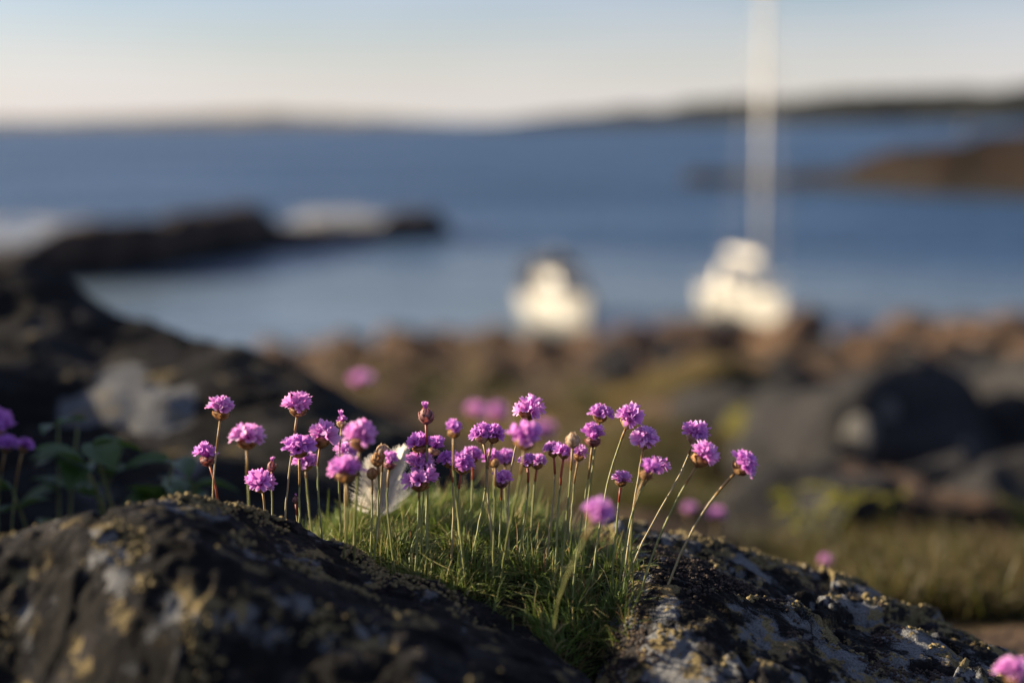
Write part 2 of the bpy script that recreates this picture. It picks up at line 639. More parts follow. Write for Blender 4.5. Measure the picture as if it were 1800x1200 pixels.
def fB(x, y, z):
    wv, ov, bv = lichen_fields(x, y, z, 4.1, 0.02, -0.10, -0.10)
    crest = ss(0.12, 0.0, np.interp(x, B_x, B_y) - y)
    ov = ov + 0.25 * crest
    bv = bv - 0.2 * crest
    # black granular patch beside the tuft and two pale crusts
    c1 = P(1260, 1010, 1.03)
    bv = bv + 0.8 * np.exp(-(((x - c1.x) / .035) ** 2 + ((y - c1.y) / .03) ** 2))
    for (px, py, d, rx, ry) in ((1175, 965, 1.05, .035, .02), (1420, 1085, .97, .05, .02), (1240, 1040, 1.0, .03, .015), (1390, 960, 1.16, .05, .02)):
        c = P(px, py, d)
        wv = wv + 0.7 * np.exp(-(((x - c.x) / rx) ** 2 + ((y - c.y) / ry) ** 2))
    return wv, ov, bv


me = rock_mesh('lichen_rock', (-.02, .62), (.55, 1.36), (560, 580), zB, fB, M['rock'])
rockB = tag(obj('lichen_rock', me), 'sharp grey rock with pale lichen crusts sloping down to the right of the grass tuft', 'rock')

# big shaded outcrop, left background, climbing on beyond the left of the view
C_x, C_y, C_z = crest_table([(-900, 250, 2.6), (-400, 330, 2.5), (-150, 385, 2.4), (0, 428, 2.35), (80, 458, 2.3), (160, 500, 2.25), (250, 560, 2.2),
                             (350, 602, 2.15), (440, 624, 2.1), (550, 650, 2.05), (650, 682, 2.0), (740, 730, 1.95), (850, 835, 1.9), (1000, 980, 1.85)])


def zC(x, y):
    yc, zc = np.interp(x, C_x, C_y), np.interp(x, C_x, C_z)
    jig = 0.10 * fbm(x * 3, y * 0 + 2.0, 5.0, 3)
    z = zc - 0.7 * 0.05 * softplus((y - yc - jig) / 0.05)
    z = z - 0.20 * 0.05 * softplus((yc - 0.05 - y) / 0.05) - 0.35 * 0.04 * softplus((1.42 - y) / 0.04)
    # knoll out of view that throws the left side into shade
    rise = ss(0.10, 0.36, -x - 0.38 * y)
    z = z * (1 - rise) + rise * (EYE - 0.13 + 0.09 * ss(1.20, 1.30, y) - 0.20 * ss(1.6, 1.85, y))
    z = z + 0.03 * ss(-.62, -.38, x) + 0.045 * fbm(x * 2.6, y * 2.6, 31.0, 4) + 0.5 * crust(x, y, 41.0) + 0.6 * crust(x * .4, y * .4, 47.0)
    return z


def meet_C(px, py):
    for d in np.arange(1.2, 2.6, .01):
        p = P(px, py, float(d))
        if p.z <= float(zC(np.array([p.x]), np.array([p.y]))[0]): return p
    return P(px, py, 1.8)


def fC(x, y, z):
    wv, ov, bv = lichen_fields(x * .45, y * .45, z * .45, 8.3, -0.50, -0.36 + 0.04 * ss(-.75, -.15, x) * ss(1.7, 2.0, y), 0.10)
    wob = 0.5 * fbm(x * 14, y * 14, 3.0, 4)
    for (px, py, rx, ry) in ((225, 690, .060, .075), (165, 712, .045, .040), (292, 712, .036, .060), (340, 815, .020, .045)):
        c = meet_C(px, py)
        e = ss(1.25, .75, np.sqrt(((x - c.x) / rx) ** 2 + ((y - c.y) / ry) ** 2) + wob)
        wv = wv + 1.0 * e
        bv = bv - 1.3 * e
    return wv, ov, bv


me = rock_mesh('rock_outcrop', (-2.2, .14), (.96, 3.0), (420, 350), zC, fC, M['rock'])
tag(obj('rock_outcrop', me), 'large shaded rock outcrop with a white lichen patch, left, behind the flowers', 'rock')


# crumbly lichen tufts that stand up from the rocks
_ico = bmesh.new()
bmesh.ops.create_icosphere(_ico, subdivisions=1, radius=1.0)
_ico.verts.ensure_lookup_table()
ICO_V = np.array([v.co[:] for v in _ico.verts])
ICO_F = np.array([[v.index for v in f.verts] for f in _ico.faces])
_ico.free()


def crumbs(name, parent, zf, xr, yr, n, size, mat, seed, dens, flat=0.75):
    g = np.random.default_rng(seed)
    xs, ys = [], []
    while len(xs) < n:
        x = g.uniform(*xr, 6000)
        y = g.uniform(*yr, 6000)
        k = g.random(6000) < dens(x, y)
        xs += list(x[k]); ys += list(y[k])
    x, y = np.array(xs[:n]), np.array(ys[:n])
    z = zf(x, y)
    s = g.uniform(size[0], size[1], n) * g.uniform(0.6, 1.2, n)
    jit = g.uniform(0.55, 1.35, (n, len(ICO_V), 1))
    V = ICO_V[None] * jit * s[:, None, None]
    V[:, :, 2] *= flat
    an = g.uniform(0, 6.28, n)
    c, sn = np.cos(an)[:, None], np.sin(an)[:, None]
    V = np.stack([V[..., 0] * c - V[..., 1] * sn, V[..., 0] * sn + V[..., 1] * c, V[..., 2]], -1)
    V += np.stack([x, y, z + s * 0.25], -1)[:, None]
    Fc = (ICO_F[None] + (np.arange(n) * len(ICO_V))[:, None, None]).reshape(-1, 3)
    me = mesh_np(name, V.reshape(-1, 3), Fc, mat, False)
    return tag(obj(name, me, parent), kind='stuff')


crumbs('lichen', rockB, zB, (.06, .5), (.8, 1.26), 9000, (.0006, .0026), M['lichen_tuft'], 3,
       lambda x, y: ss(0.05, 0.30, fbm(x * 22, y * 22, 3.0, 3) + 0.25 * ss(.10, .0, np.interp(x, B_x, B_y) - y) - 0.10))
crumbs('black_lichen', rockB, zB, (.06, .45), (.85, 1.2), 3800, (.0007, .0017), M['lichen_dark'], 4,
       lambda x, y: ss(0.15, 0.35, fbm(x * 20 + 7, y * 20, 9.0, 3) + 0.6 * np.exp(-(((x - .148) / .04) ** 2 + ((y - 1.0) / .035) ** 2))))
crumbs('lichen', rockA, zA, (-.45, .06), (.62, .97), 6000, (.0007, .0024), M['lichen_tuft'], 5,
       lambda x, y: ss(0.10, 0.35, fbm(x * 17, y * 17, 6.0, 3) + 0.30 * ss(.09, .0, np.interp(x, A_x, A_y) - y) - 0.08) * ss(.0, -.12, x))

# ------------------------------------------------------------------ rock islands in the sea
def island(name, xr, yr, n, zf, mat, label, cat='rock island'):
    xs, ys = np.linspace(*xr, n[0]), np.linspace(*yr, n[1])
    X, Y = np.meshgrid(xs, ys)
    Z = zf(X, Y)
    me = mesh_np(name, np.stack([X, Y, Z], -1).reshape(-1, 3), grid_faces(*n), mat)
    return tag(obj(name, me), label, cat)


def z_skerry(x, y):
    x = x + 0.8 * fbm(x * .2, y * .2, 3.0, 3)
    yf = np.interp(x, [-40, -26, -18.6, -16.5, -14.4, -10, -4.85, -3.4], [52, 60, 64.5, 68, 76, 82, 85.5, 87])
    h = np.interp(x, [-40, -22.5, -21, -14.2, -13.4, -8, -7, -5, -4.2, -3.2], [1.4, 1.3, 2.35, 2.4, 0.95, 0.8, 1.3, 1.4, 0.8, -0.6])
    t = (y - yf) / 8.0
    prof = ss(0, .16, t) * ss(1.0, .72, t)
    z = -0.9 + (h + 0.9) * prof
    return z + 0.55 * fbm(x * .35, y * .35, 1.0, 4) * prof


island('skerry', (-40, -2), (50, 98), (190, 240), z_skerry, M['skerry'], 'low dark skerry with a knob at its tip, lying left in the calm cove')


def z_spit(x, y):
    y = y + 1.5 * fbm(x * .12, y * .12, 6.0, 3)
    yf = np.interp(x, [18, 26, 33, 39, 46, 80], [158, 153, 143, 127, 120, 108])
    h = np.interp(x, [18, 20.5, 23, 30, 33, 38, 42, 48, 80], [-1.2, 1.5, 1.2, 1.0, 1.5, 3.8, 4.6, 5.4, 9.0])
    t = (y - yf) / np.interp(x, [20, 34, 40], [8, 14, 26])
    prof = ss(0, .3, t) * ss(1.0, .6, t)
    z = -1.0 + (h + 1.0) * prof
    return z + 1.1 * fbm(x * .16, y * .16, 2.0, 4) * prof * ss(24, 36, x)


island('headland', (16, 80), (105, 165), (200, 180), z_spit, M['spit'], 'brown rocky spit reaching into the sea from the right edge', 'headland')

# surf breaking behind the skerry
k = NT('sea_foam')
M['foam'] = k.done(k.principled((0.27, 0.28, 0.30), 0.9, k.bump(k.noise(1.5, 5, 0.6, k.coord()), 0.8, 0.4), spec=0.2))


def surf(rows, label):
    mb = MB()
    g = np.random.default_rng(9)
    for (x, y, rx, ry, h) in rows:
        n, m_ = 34, 14
        th = np.linspace(0, 2 * math.pi, n, endpoint=False)
        rr = np.linspace(0, 1, m_)
        T, Q = np.meshgrid(th, rr)
        wob = 1 + 0.35 * fbm(np.cos(T) * 1.7 + x, np.sin(T) * 1.7 + y, 2.0, 4)
        Xs, Ys = x + rx * Q * wob * np.cos(T), y + ry * Q * wob * np.sin(T)
        Zs = 0.015 + h * (1 - Q ** 2) * (0.55 + 0.9 * np.abs(fbm(Xs * .9, Ys * .9, 1.0, 4)))
        Zs[-1] = -0.05
        q = []
        for j in range(m_ - 1):
            for i in range(n):
                q.append((j * n + i, j * n + (i + 1) % n, (j + 1) * n + (i + 1) % n, (j + 1) * n + i))
        mb.add(np.stack([Xs, Ys, Zs], -1).reshape(-1, 3), q)
    return tag(obj('surf', mb.mesh('surf', M['foam'])), label, 'surf', kind='stuff')


gs = np.random.default_rng(17)
blob = lambda n, x0, x1, y0, y1, h: [(gs.uniform(x0, x1), gs.uniform(y0, y1), gs.uniform(.8, 2.4), gs.uniform(.7, 1.8), h * gs.uniform(.3, 1)) for _ in range(n)]
surf(blob(40, -15.5, -7.0, 94, 114, .22), 'white surf breaking behind the tip of the skerry')
surf(blob(54, -42, -24.5, 80, 106, .22), 'white surf breaking beyond the near end of the skerry')


# ------------------------------------------------------------------ boats
def paint(name, col, rough=0.35, spec=0.5, **kw):
    k = NT(name)
    n = k.noise(3.0, 4, 0.6, k.coord())
    c = k.mix(k.ramp(n, 0.35, 0.75), tuple(c * 0.86 for c in col), col)
    return k.done(k.principled(c, rough, spec=spec, **kw))


M['gelcoat'] = paint('white_gelcoat', (0.42, 0.405, 0.37), 0.3)
M['deck'] = paint('deck_paint', (0.66, 0.63, 0.56), 0.6)
M['navy'] = paint('navy_canvas', (0.014, 0.018, 0.032), 0.85, 0.2)
M['boot'] = paint('boot_stripe', (0.03, 0.05, 0.12), 0.4)
M['alloy'] = paint('mast_alloy', (0.58, 0.56, 0.53), 0.45)
M['steel'] = paint('rail_steel', (0.6, 0.6, 0.6), 0.25, Metallic=0.9)
M['bglass'] = paint('tinted_glass', (0.02, 0.025, 0.03), 0.05)
M['sail'] = paint('sail_cloth', (0.74, 0.70, 0.62), 0.9, 0.1)
M['outboard'] = paint('outboard_black', (0.02, 0.02, 0.022), 0.35)


def hull_mesh(L, B, hb, hs, ns=22):
    ts = np.linspace(0, 1, ns)
    V = []
    for t in ts:
        b = B / 2 * (0.82 + 0.18 * math.sin(min(t / .45, 1) * math.pi / 2)) if t < .45 else B / 2 * (1 - ((t - .45) / .55) ** 2.3)
        b = max(b, 0.015)
        h = hs + (hb - hs) * t ** 1.6
        x = -L / 2 + L * t
        rake = 0.10 * L * max(0, t - .8) / .2
        prof = [(0.0, -0.30 * (1 - t ** 3)), (0.55, -0.22 * (1 - t ** 2)), (0.86, 0.05), (0.95, 0.45 * h), (1.0, h)]
        row = []
        for (f, z) in prof: row.append((x + rake * max(z, 0) / h * .5, f * b, z))
        V.append(row)
    n = len(V[0])
    full = []
    for row in V:
        full.append([(x, -y, z) for (x, y, z) in row[::-1]] + [(x, y, z) for (x, y, z) in row[1:]])
    m_ = 2 * n - 1
    v = np.array(full).reshape(-1, 3)
    q = grid_faces(m_, ns)
    deck = np.array([[full[i][0], (full[i][0][0], 0, full[i][0][2] + .03), full[i][-1]] for i in range(ns)]).reshape(-1, 3)
    dq = grid_faces(3, ns)
    tr = np.array([[0, j, j + 1] for j in range(1, m_ - 1)])
    return v, q, tr, deck, dq, full


def boat_base(name, label, px, d, heading, L, B, hb, hs):
    o = on_level(px, d, 0.0)
    root = empty(name, o)
    root.rotation_euler.z = heading
    v, q, tr, deck, dq, full = hull_mesh(L, B, hb, hs)
    obj('hull', mesh_np('hull', v, [q, tr], M['gelcoat']), root)
    obj('deck', mesh_np('deck', deck - np.array([0, 0, .01]), dq, M['deck'], False), root)
    mb = MB()
    for side in (0, -1):
        mb.tube([full[i][side] for i in range(len(full))], 0.035, 6)
    obj('rub_rail', mb.mesh('rub_rail', M['gelcoat']), root)
    tag(root, label, 'boat')
    return root, full


def cabin(root, x0, x1, w0, w1, z0, z1, slope_f, slope_b, name='cabin', mat='gelcoat', windows=True):
    v = [(x0, -w0, z0), (x0, w0, z0), (x1, w1, z0), (x1, -w1, z0),
         (x0 + slope_b, -w0 * .86, z1), (x0 + slope_b, w0 * .86, z1), (x1 - slope_f, w1 * .80, z1), (x1 - slope_f, -w1 * .80, z1)]
    me = mesh_np(name, v, [[(0, 1, 5, 4), (1, 2, 6, 5), (2, 3, 7, 6), (3, 0, 4, 7), (4, 5, 6, 7), (0, 3, 2, 1)]], M[mat], False)
    c = obj(name, me, root)
    bv = c.modifiers.new('bevel', 'BEVEL'); bv.width = 0.05; bv.segments = 2
    if windows:
        V = [Vector(p) for p in v]
        def pane(a, b, cc, dd):
            n = (b - a).cross(dd - a).normalized() * 0.012
            qd = [V0 for V0 in (a, b, cc, dd)]
            ctr = sum(qd, Vector()) / 4
            qd = [ctr + Vector(((p - ctr).x * .86, (p - ctr).y * .86, (p - ctr).z * .6)) for p in qd]
            pts = [tuple(p + n) for p in qd] + [tuple(p - n) for p in qd]
            obj('window', mesh_np('window', pts, [[(0, 1, 2, 3), (4, 7, 6, 5), (0, 4, 5, 1), (1, 5, 6, 2), (2, 6, 7, 3), (3, 7, 4, 0)]], M['bglass'], False), c)
        mid = lambda a, b, t: a + (b - a) * t
        pane(V[2], V[3], V[7], V[6])
        for (a, b, cc, dd) in ((V[1], V[2], V[6], V[5]), (V[3], V[0], V[4], V[7])):
            pane(mid(a, b, .04), mid(a, b, .48), mid(dd, cc, .48), mid(dd, cc, .04))
            pane(mid(a, b, .52), mid(a, b, .96), mid(dd, cc, .96), mid(dd, cc, .52))
    return c


def rails(root, full, i0, i1, h, name='guard_rail'):
    for side in (0, -1):
        mb = MB()
        pts = [Vector(full[i][side]) * 1.0 for i in range(i0, i1)]
        pts = [Vector((p.x, p.y * .94, p.z)) for p in pts]
        mb.tube([p + Vector((0, 0, h)) for p in pts], .014, 5)
        for p in pts[::3]: mb.tube([p, p + Vector((0, 0, h))], .012, 5)
        obj(name, mb.mesh(name, M['alloy']), root)


# boats lie with their bows towards the shore and a little to the right
HEAD = lambda a: math.radians(-90 - a)
b1, fu = boat_base('motor_boat', 'white cabin motor boat with dark canopy, blurred, nearer the middle of the cove', 988, 50.5, HEAD(-17), 5.0, 2.2, 1.15, 0.80)
cabin(b1, -0.5, 1.35, .90, .62, .90, 1.75, .55, .05)
can = cabin(b1, -2.0, -0.52, 1.05, 1.0, .85, 2.1, .15, .22, 'canopy', 'navy', False)
mb = MB()
mb.tube([(-.45, -.70, 1.7), (-.55, -.62, 2.15), (-.55, 0, 2.28), (-.55, .62, 2.15), (-.45, .70, 1.7)], .05, 8)
arch = obj('light_arch', mb.mesh('light_arch', M['gelcoat']), b1)
mb = MB()
mb.tube([(-.55, 0, 2.28), (-.55, 0, 2.34), (-.55, 0, 2.36), (-.55, 0, 2.46), (-.55, 0, 2.52)], [.05, .06, .17, .17, .03], 14)
obj('radar_dome', mb.mesh('radar_dome', M['gelcoat']), arch)
rails(b1, fu, 12, 21, .42)
mb = MB()
mb.box((-2.95, 0, .85), (.34, .36, .55)); mb.box((-2.92, 0, .2), (.16, .14, .9))
ob = obj('outboard_motor', mb.mesh('outboard_motor', M['outboard'], False), b1)
bv = ob.modifiers.new('bevel', 'BEVEL'); bv.width = .05; bv.segments = 2
for (x, y) in ((.6, .95), (-1.0, 1.0), (.6, -.95)):
    mb = MB()
    mb.tube([(x, y, .72), (x, y, .68), (x, y, .5), (x, y, .25), (x, y, .18)], [.02, .09, .11, .10, .02], 10)
    mb.tube([(x, y * .95, .95), (x, y, .72)], .012, 5)
    obj('fender', mb.mesh('fender', M['gelcoat']), b1)

b2, fu = boat_base('sailing_boat', 'white sailing boat with a tall pale mast, blurred, right of the motor boat', 1312, 51.0, HEAD(-14), 5.7, 1.9, 1.12, 0.85)
cabin(b2, -0.9, 1.55, .70, .42, .92, 1.34, .45, .1)
mb = MB()
mb.tube([(1.15, 0, 1.2), (1.15, 0, 6), (1.13, 0, 12.2)], [.11, .11, .095], 12)
mast = obj('mast', mb.mesh('mast', M['alloy']), b2)
mb = MB()
for zz, l in ((4.9, .75), (8.6, .6)):
    mb = MB()
    mb.tube([(1.15, -l, zz + .1), (1.15, 0, zz), (1.15, l, zz + .1)], .03, 6)
    obj('spreader', mb.mesh('spreader', M['alloy']), mast)
mb = MB()
mb.tube([(1.08, 0, 2.0), (-1.9, 0, 2.08)], .055, 8)
boom = obj('boom', mb.mesh('boom', M['alloy']), b2)
mb = MB()
g = np.random.default_rng(3)
mb.tube([(1.0 - 2.7 * t, .02 * math.sin(9 * t), 2.16 + .01 * t) for t in np.linspace(0, 1, 16)], [.10 + .06 * math.sin(math.pi * min(1, t * 1.2)) + g.uniform(-.012, .012) for t in np.linspace(0, 1, 16)], 10)
obj('furled_sail', mb.mesh('furled_sail', M['sail']), boom)
for pts in ([(1.13, 0, 12.1), (2.9, 0, 1.15)], [(1.13, 0, 12.1), (-2.8, 0, .95)]):
    mb = MB(); mb.tube(pts, .015, 5); obj('stay', mb.mesh('stay', M['alloy']), b2)
for s_ in (-1, 1):
    mb = MB(); mb.tube([(1.13, 0, 12.1), (1.15, .6 * s_, 8.7), (1.15, .75 * s_, 5.0), (1.1, .80 * s_, .95)], .009, 5)
    obj('shroud', mb.mesh('shroud', M['alloy']), b2)
rails(b2, fu, 12, 21, .45)
rails(b2, fu, 0, 12, .45)
sp = cabin(b2, -1.5, -0.92, .68, .66, .95, 1.75, .05, .3, 'spray_hood', 'sail', False)
mb = MB(); mb.box((-2.90, 0, .35), (.06, .3, 1.0)); obj('rudder', mb.mesh('rudder', M['gelcoat'], False), b2)
for (x, y) in ((.4, 1.02), (-1.4, 1.0)):
    for s_ in (1, -1):
        mb = MB(); mb.tube([(x, y * s_, .72), (x, y * s_, .68), (x, y * s_, .25), (x, y * s_, .18)], [.02, .10, .10, .02], 10)
        obj('fender', mb.mesh('fender', M['gelcoat']), b2)

b3, fu = boat_base('motor_boat', 'tiny white boat far out near the dark hills', 1698, 640, math.radians(200), 9.0, 3.0, 1.8, 1.2)
cabin(b3, -2.0, 1.6, 1.1, .8, 1.3, 3.6, .8, .2)

# ------------------------------------------------------------------ boulders on the slope and along the shore
def boulder_mesh(seed, mat, sub=4):
    bm = bmesh.new()
    bmesh.ops.create_icosphere(bm, subdivisions=sub, radius=1.0)
    v = np.array([p.co[:] for p in bm.verts])
    f = np.array([[p.index for p in q.verts] for q in bm.faces])
    bm.free()
    g = np.random.default_rng(seed)
    for _ in range(9):                                  # flat fracture faces
        n = g.normal(size=3); n /= np.linalg.norm(n)
        c = g.uniform(.55, .85)
        ex = np.maximum(0, v @ n - c)
        v = v - ex[:, None] * n * 0.85
    s = seed * 1.7
    v = v * (1 + .26 * fbm(v[:, 0] * 1.5, v[:, 1] * 1.5, v[:, 2] * 1.5 + s, 3) + .10 * fbm(v[:, 0] * 6, v[:, 1] * 6, v[:, 2] * 6 + s, 3))[:, None]
    return mesh_np('boulder', v, f, mat)


BM = [boulder_mesh(i + 1, M['boulder']) for i in range(5)]
BG = [boulder_mesh(i + 11, M['boulder_grey'], 4) for i in range(3)]


def boulder(me, px, d, size, label, group=None, sink=.35, squash=.7, rz=None, dz=0):
    g0 = on_level(px, d, EYE - 1)
    z = float(ground_z(g0.x, g0.y))
    p = on_level(px, d, z)
    o = obj('boulder', me, None, (p.x, p.y, z + size * squash * (1 - 2 * sink) + dz))
    o.scale = (size * random.uniform(.85, 1.25), size * random.uniform(.8, 1.1), size * squash)
    o.rotation_euler = (random.uniform(-.2, .2), random.uniform(-.2, .2), random.uniform(0, 6.28) if rz is None else rz)
    return tag(o, label, 'boulder', group)


random.seed(4)
for i in range(64):
    px = 470 + (1350 * i / 63) + random.uniform(-25, 25)
    d = random.uniform(34, 43.5)
    boulder(random.choice(BM), px, d, random.uniform(.45, 1.05), 'blurred reddish brown boulder on the shore in front of the boats', 'boulders along the shore', squash=random.uniform(.55, .85))
for i in range(86):
    px = random.uniform(480, 1850)
    d = 6.5 + 26 * random.random()
    boulder(random.choice(BM + BG), px, d, random.uniform(.22, .62) * (d / 20) ** .5, 'blurred brown boulder on the heath slope behind the flowers', 'boulders on the heath slope', squash=random.uniform(.45, .7))
# the dark rock group on the right, with two pale stones on it
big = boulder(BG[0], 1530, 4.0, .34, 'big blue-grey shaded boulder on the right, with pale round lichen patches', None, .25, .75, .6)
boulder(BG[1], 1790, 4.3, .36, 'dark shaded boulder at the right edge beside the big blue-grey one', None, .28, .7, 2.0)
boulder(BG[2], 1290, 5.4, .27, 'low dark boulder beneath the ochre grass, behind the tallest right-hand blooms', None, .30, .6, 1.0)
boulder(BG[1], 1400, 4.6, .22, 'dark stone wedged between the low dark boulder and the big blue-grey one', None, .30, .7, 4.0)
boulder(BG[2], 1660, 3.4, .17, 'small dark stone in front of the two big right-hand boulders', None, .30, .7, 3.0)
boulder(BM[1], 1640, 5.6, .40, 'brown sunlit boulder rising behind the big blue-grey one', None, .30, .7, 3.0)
g7 = random.Random(8)
for i in range(11):
    boulder(g7.choice(BG + BM[:1]), 1400 + 42 * i + g7.uniform(-20, 20), g7.uniform(2.4, 3.5), g7.uniform(.07, .17), 'blurred dark stone in the grass between the right rock and the big boulders', 'dark stones at the right', .3, .7)
M['moss'] = far_rock_mat('moss', (0.050, 0.055, 0.010), (0.15, 0.135, 0.022), (0.09, 0.06, 0.02), 9.0)
M['moss_ochre'] = far_rock_mat('moss_ochre', (0.040, 0.030, 0.008), (0.105, 0.070, 0.016), (0.05, 0.045, 0.012), 5.0)
MO = [boulder_mesh(31, M['moss'], 4), boulder_mesh(32, M['moss_ochre'], 4)]
for (px, d, size, lab) in ((1370, 4.4, .20, 'blurred yellow-green moss cushion behind the rightmost sharp bloom'),
                           (1180, 7.6, .55, 'wide ochre-green moss cushion above the low dark boulder, right of the tall pair'),
                           (1600, 2.9, .12, 'small olive moss cushion beyond the crest of the right rock'),
                           (1740, 2.5, .12, 'olive moss cushion near the right edge below the dark boulders')):
    o = boulder(MO[0 if size < .3 else 1], px, d, size, lab, None, .32, .5)
    o.name = 'moss_cushion'
    o['category'] = 'moss'
M['pale_stone'] = far_rock_mat('pale_stone', (0.16, 0.155, 0.15), (0.24, 0.23, 0.21), (0.12, 0.115, 0.11), 12)
bpy.context.view_layer.update()
for (px, py, s_, seed) in ((1562, 722, .034, 21), (1512, 762, .044, 22), (1700, 790, .03, 23), (1460, 830, .03, 24)):
    far = P(px, py, 5.0)
    hit, loc, nor, _i, _o, _m = sc.ray_cast(bpy.context.evaluated_depsgraph_get(), P(px, py, 2.0), (far - CAM).normalized())
    if not hit or _o.name != big.name: continue
    o = obj('lichen_patch', boulder_mesh(seed, M['pale_stone'], 3))
    o.matrix_world = Matrix.Translation(loc) @ nor.to_track_quat('Z', 'Y').to_matrix().to_4x4() @ Matrix.Diagonal((s_, s_ * 1.2, s_ * .22, 1))
    mw = o.matrix_world.copy()
    o.parent = big
    o.matrix_parent_inverse = big.matrix_world.inverted()
    o.matrix_world = mw

# ------------------------------------------------------------------ turf of needle-like thrift leaves
def grass_col(k):
    return k.attr('tint', 'Color')


M['blade'] = leafy('thrift_leaf', grass_col, lambda k: k.mix(0.35, k.attr('tint', 'Color'), (0.20, 0.24, 0.04)), 0.30, 0.45, 0.35)


def blades(n, bx, by, bz, h, lean, az, wid, tint, seed, seg=5, droop=0.35):
    g = np.random.default_rng(seed)
    t = np.linspace(0, 1, seg)[None, :]
    dx, dy = np.cos(az)[:, None], np.sin(az)[:, None]
    sw = g.normal(0, .25, n)[:, None]
    hor = (lean[:, None] * (t ** 1.5) + 0.15 * lean[:, None] * np.sin(t * 5 + sw * 8)) * h[:, None]
    up = h[:, None] * (t - droop * np.clip(lean, 0, 1.3)[:, None] * t ** 2.4)
    side = sw * np.sin(t * 3.1) * h[:, None] * .3
    cx = bx[:, None] + dx * hor - dy * side
    cy = by[:, None] + dy * hor + dx * side
    cz = bz[:, None] + up
    a2 = g.uniform(0, math.pi, n)[:, None]
    wv = wid[:, None] * (1 - 0.82 * t ** 2.2) * 0.5
    ex, ey = np.cos(a2) * wv, np.sin(a2) * wv
    ez = 0.25 * wv * np.sin(a2 * 3)
    Lv = np.stack([cx - ex, cy - ey, cz - ez], -1)
    Cv = np.stack([cx - ey * .45, cy + ex * .45, cz], -1)
    Rv = np.stack([cx + ex, cy + ey, cz + ez], -1)
    V = np.stack([Lv, Cv, Rv], 2)                    # n, seg, 3, xyz
    base = (np.arange(n) * seg * 3)[:, None, None]
    j = np.arange(seg - 1)[None, :, None] * 3
    q0 = np.array([[0, 1, 4, 3], [1, 2, 5, 4]])
    Fq = (base[..., None] + j[..., None] + q0[None, None]).reshape(-1, 4)
    col = np.repeat(tint[:, None, :], seg * 3, 1).reshape(-1, 3)
    return V.reshape(-1, 3), Fq, col


def tints(n, seed, dry=0.12):
    g = np.random.default_rng(seed)
    a = np.array([.050, .085, .016]); b = np.array([.125, .160, .042]); c = np.array([.30, .25, .12]); e = np.array([.16, .085, .04])
    u_ = g.random((n, 1))
    t_ = a * (1 - u_) + b * u_
    r = g.random(n)
    t_[r < dry] = c * g.uniform(.6, 1.1, (int((r < dry).sum()), 1))
    t_[r > 1 - dry * .25] = e
    return t_


g = np.random.default_rng(77)
N = 17000
cx_, cy_ = [], []
while len(cx_) < N:
    x = g.uniform(-.20, .19, 8000); y = g.uniform(.80, 1.24, 8000)
    dens = ss(.92, .45, ((x + 0.045 - .10 * (1.0 - y)) / .150) ** 2 + ((y - 1.0) / .185) ** 2)
    dens = dens * (0.45 + 0.55 * ss(-.2, .25, fbm(x * 16, y * 16, 2.0, 3)))
    kk = g.random(8000) < dens
    cx_ += list(x[kk]); cy_ += list(y[kk])
bx, by = np.array(cx_[:N]), np.array(cy_[:N])
bz = np.maximum(ground_z(bx, by), zB(bx, by)) - .003
# leaves fan out of rosettes
ros = np.stack([g.uniform(-.2, .14, 150), g.uniform(.8, 1.2, 150)], 1)
di = ((bx[:, None] - ros[None, :, 0]) ** 2 + (by[:, None] - ros[None, :, 1]) ** 2).argmin(1)
az = np.arctan2(by - ros[di, 1], bx - ros[di, 0]) + g.normal(0, .7, N)
front = ss(.95, .84, by)
h = g.uniform(.010, .024, N) * (1 - .35 * front) * (0.75 + .5 * g.random(N))
lean = np.abs(g.normal(.85, .55, N))
rt = g.uniform(.7, 1.25, (150, 1))
tint = tints(N, 5, .16) * 1.4 * np.array([.97, 1.0, .85]) * rt[di]
pull = g.uniform(.15, .75, N)
bx, by = bx + (ros[di, 0] - bx) * pull, by + (ros[di, 1] - by) * pull
V1, F1, C1 = blades(N, bx, by, bz, h, lean, az, g.uniform(.0008, .0015, N), tint, 8)
# taller, straighter leaves and straws standing out of the cushion
N2 = 420
s2 = g.integers(0, N, N2)
h2 = g.uniform(.022, .046, N2) * (1 - .4 * front[s2])
az2 = g.normal(0.0, 1.2, N2)
V2, F2, C2 = blades(N2, bx[s2], by[s2], bz[s2], h2, np.abs(g.normal(.45, .3, N2)), az2, g.uniform(.0009, .0015, N2), 1.3 * tints(N2, 6, .3), 9, droop=.2)
me = mesh_np('grass', np.concatenate([V1, V2]), np.concatenate([F1, F2 + len(V1)]), M['blade'], True, {'tint': np.concatenate([C1, C2])})
tag(obj('grass', me), 'tuft of fine green needle leaves at the foot of the sharp flowers', 'grass', kind='stuff')

# rough grass and heather over the slope behind
N = 26000
y = 1.35 + 10.5 * g.random(N * 3) ** 1.8
x = g.uniform(-.12, .46, N * 3) * y + .05 * y
kk = (g.random(N * 3) < ss(.0, .3, fbm(x * 1.1, y * 1.1, 14.0, 4) + .02)) & ~((x < .75) & (x > .05) & (y < 1.45))
x, y = x[kk][:N], y[kk][:N]
n = len(x)
z = ground_z(x, y)
ochre = ss(-.1, .3, fbm(x * .8, y * .8, 22.0, 3))[:, None]
tt = .34 * tints(n, 15, .4) * np.array([1.15, .92, .9]) * (1 - .6 * ochre) + np.array([.10, .072, .026]) * .6 * ochre
V3, F3, C3 = blades(n, x, y, z - .005, g.uniform(.04, .11, n) * (0.7 + y * .06), np.abs(g.normal(.6, .35, n)), g.uniform(0, 6.28, n), g.uniform(.002, .004, n) * (0.6 + .25 * y), tt, 18, 4)
me = mesh_np('rough_grass', V3, F3, M['blade'], True, {'tint': C3})
tag(obj('rough_grass', me), 'blurred olive and ochre grass growing over the slope behind', 'grass', kind='stuff')

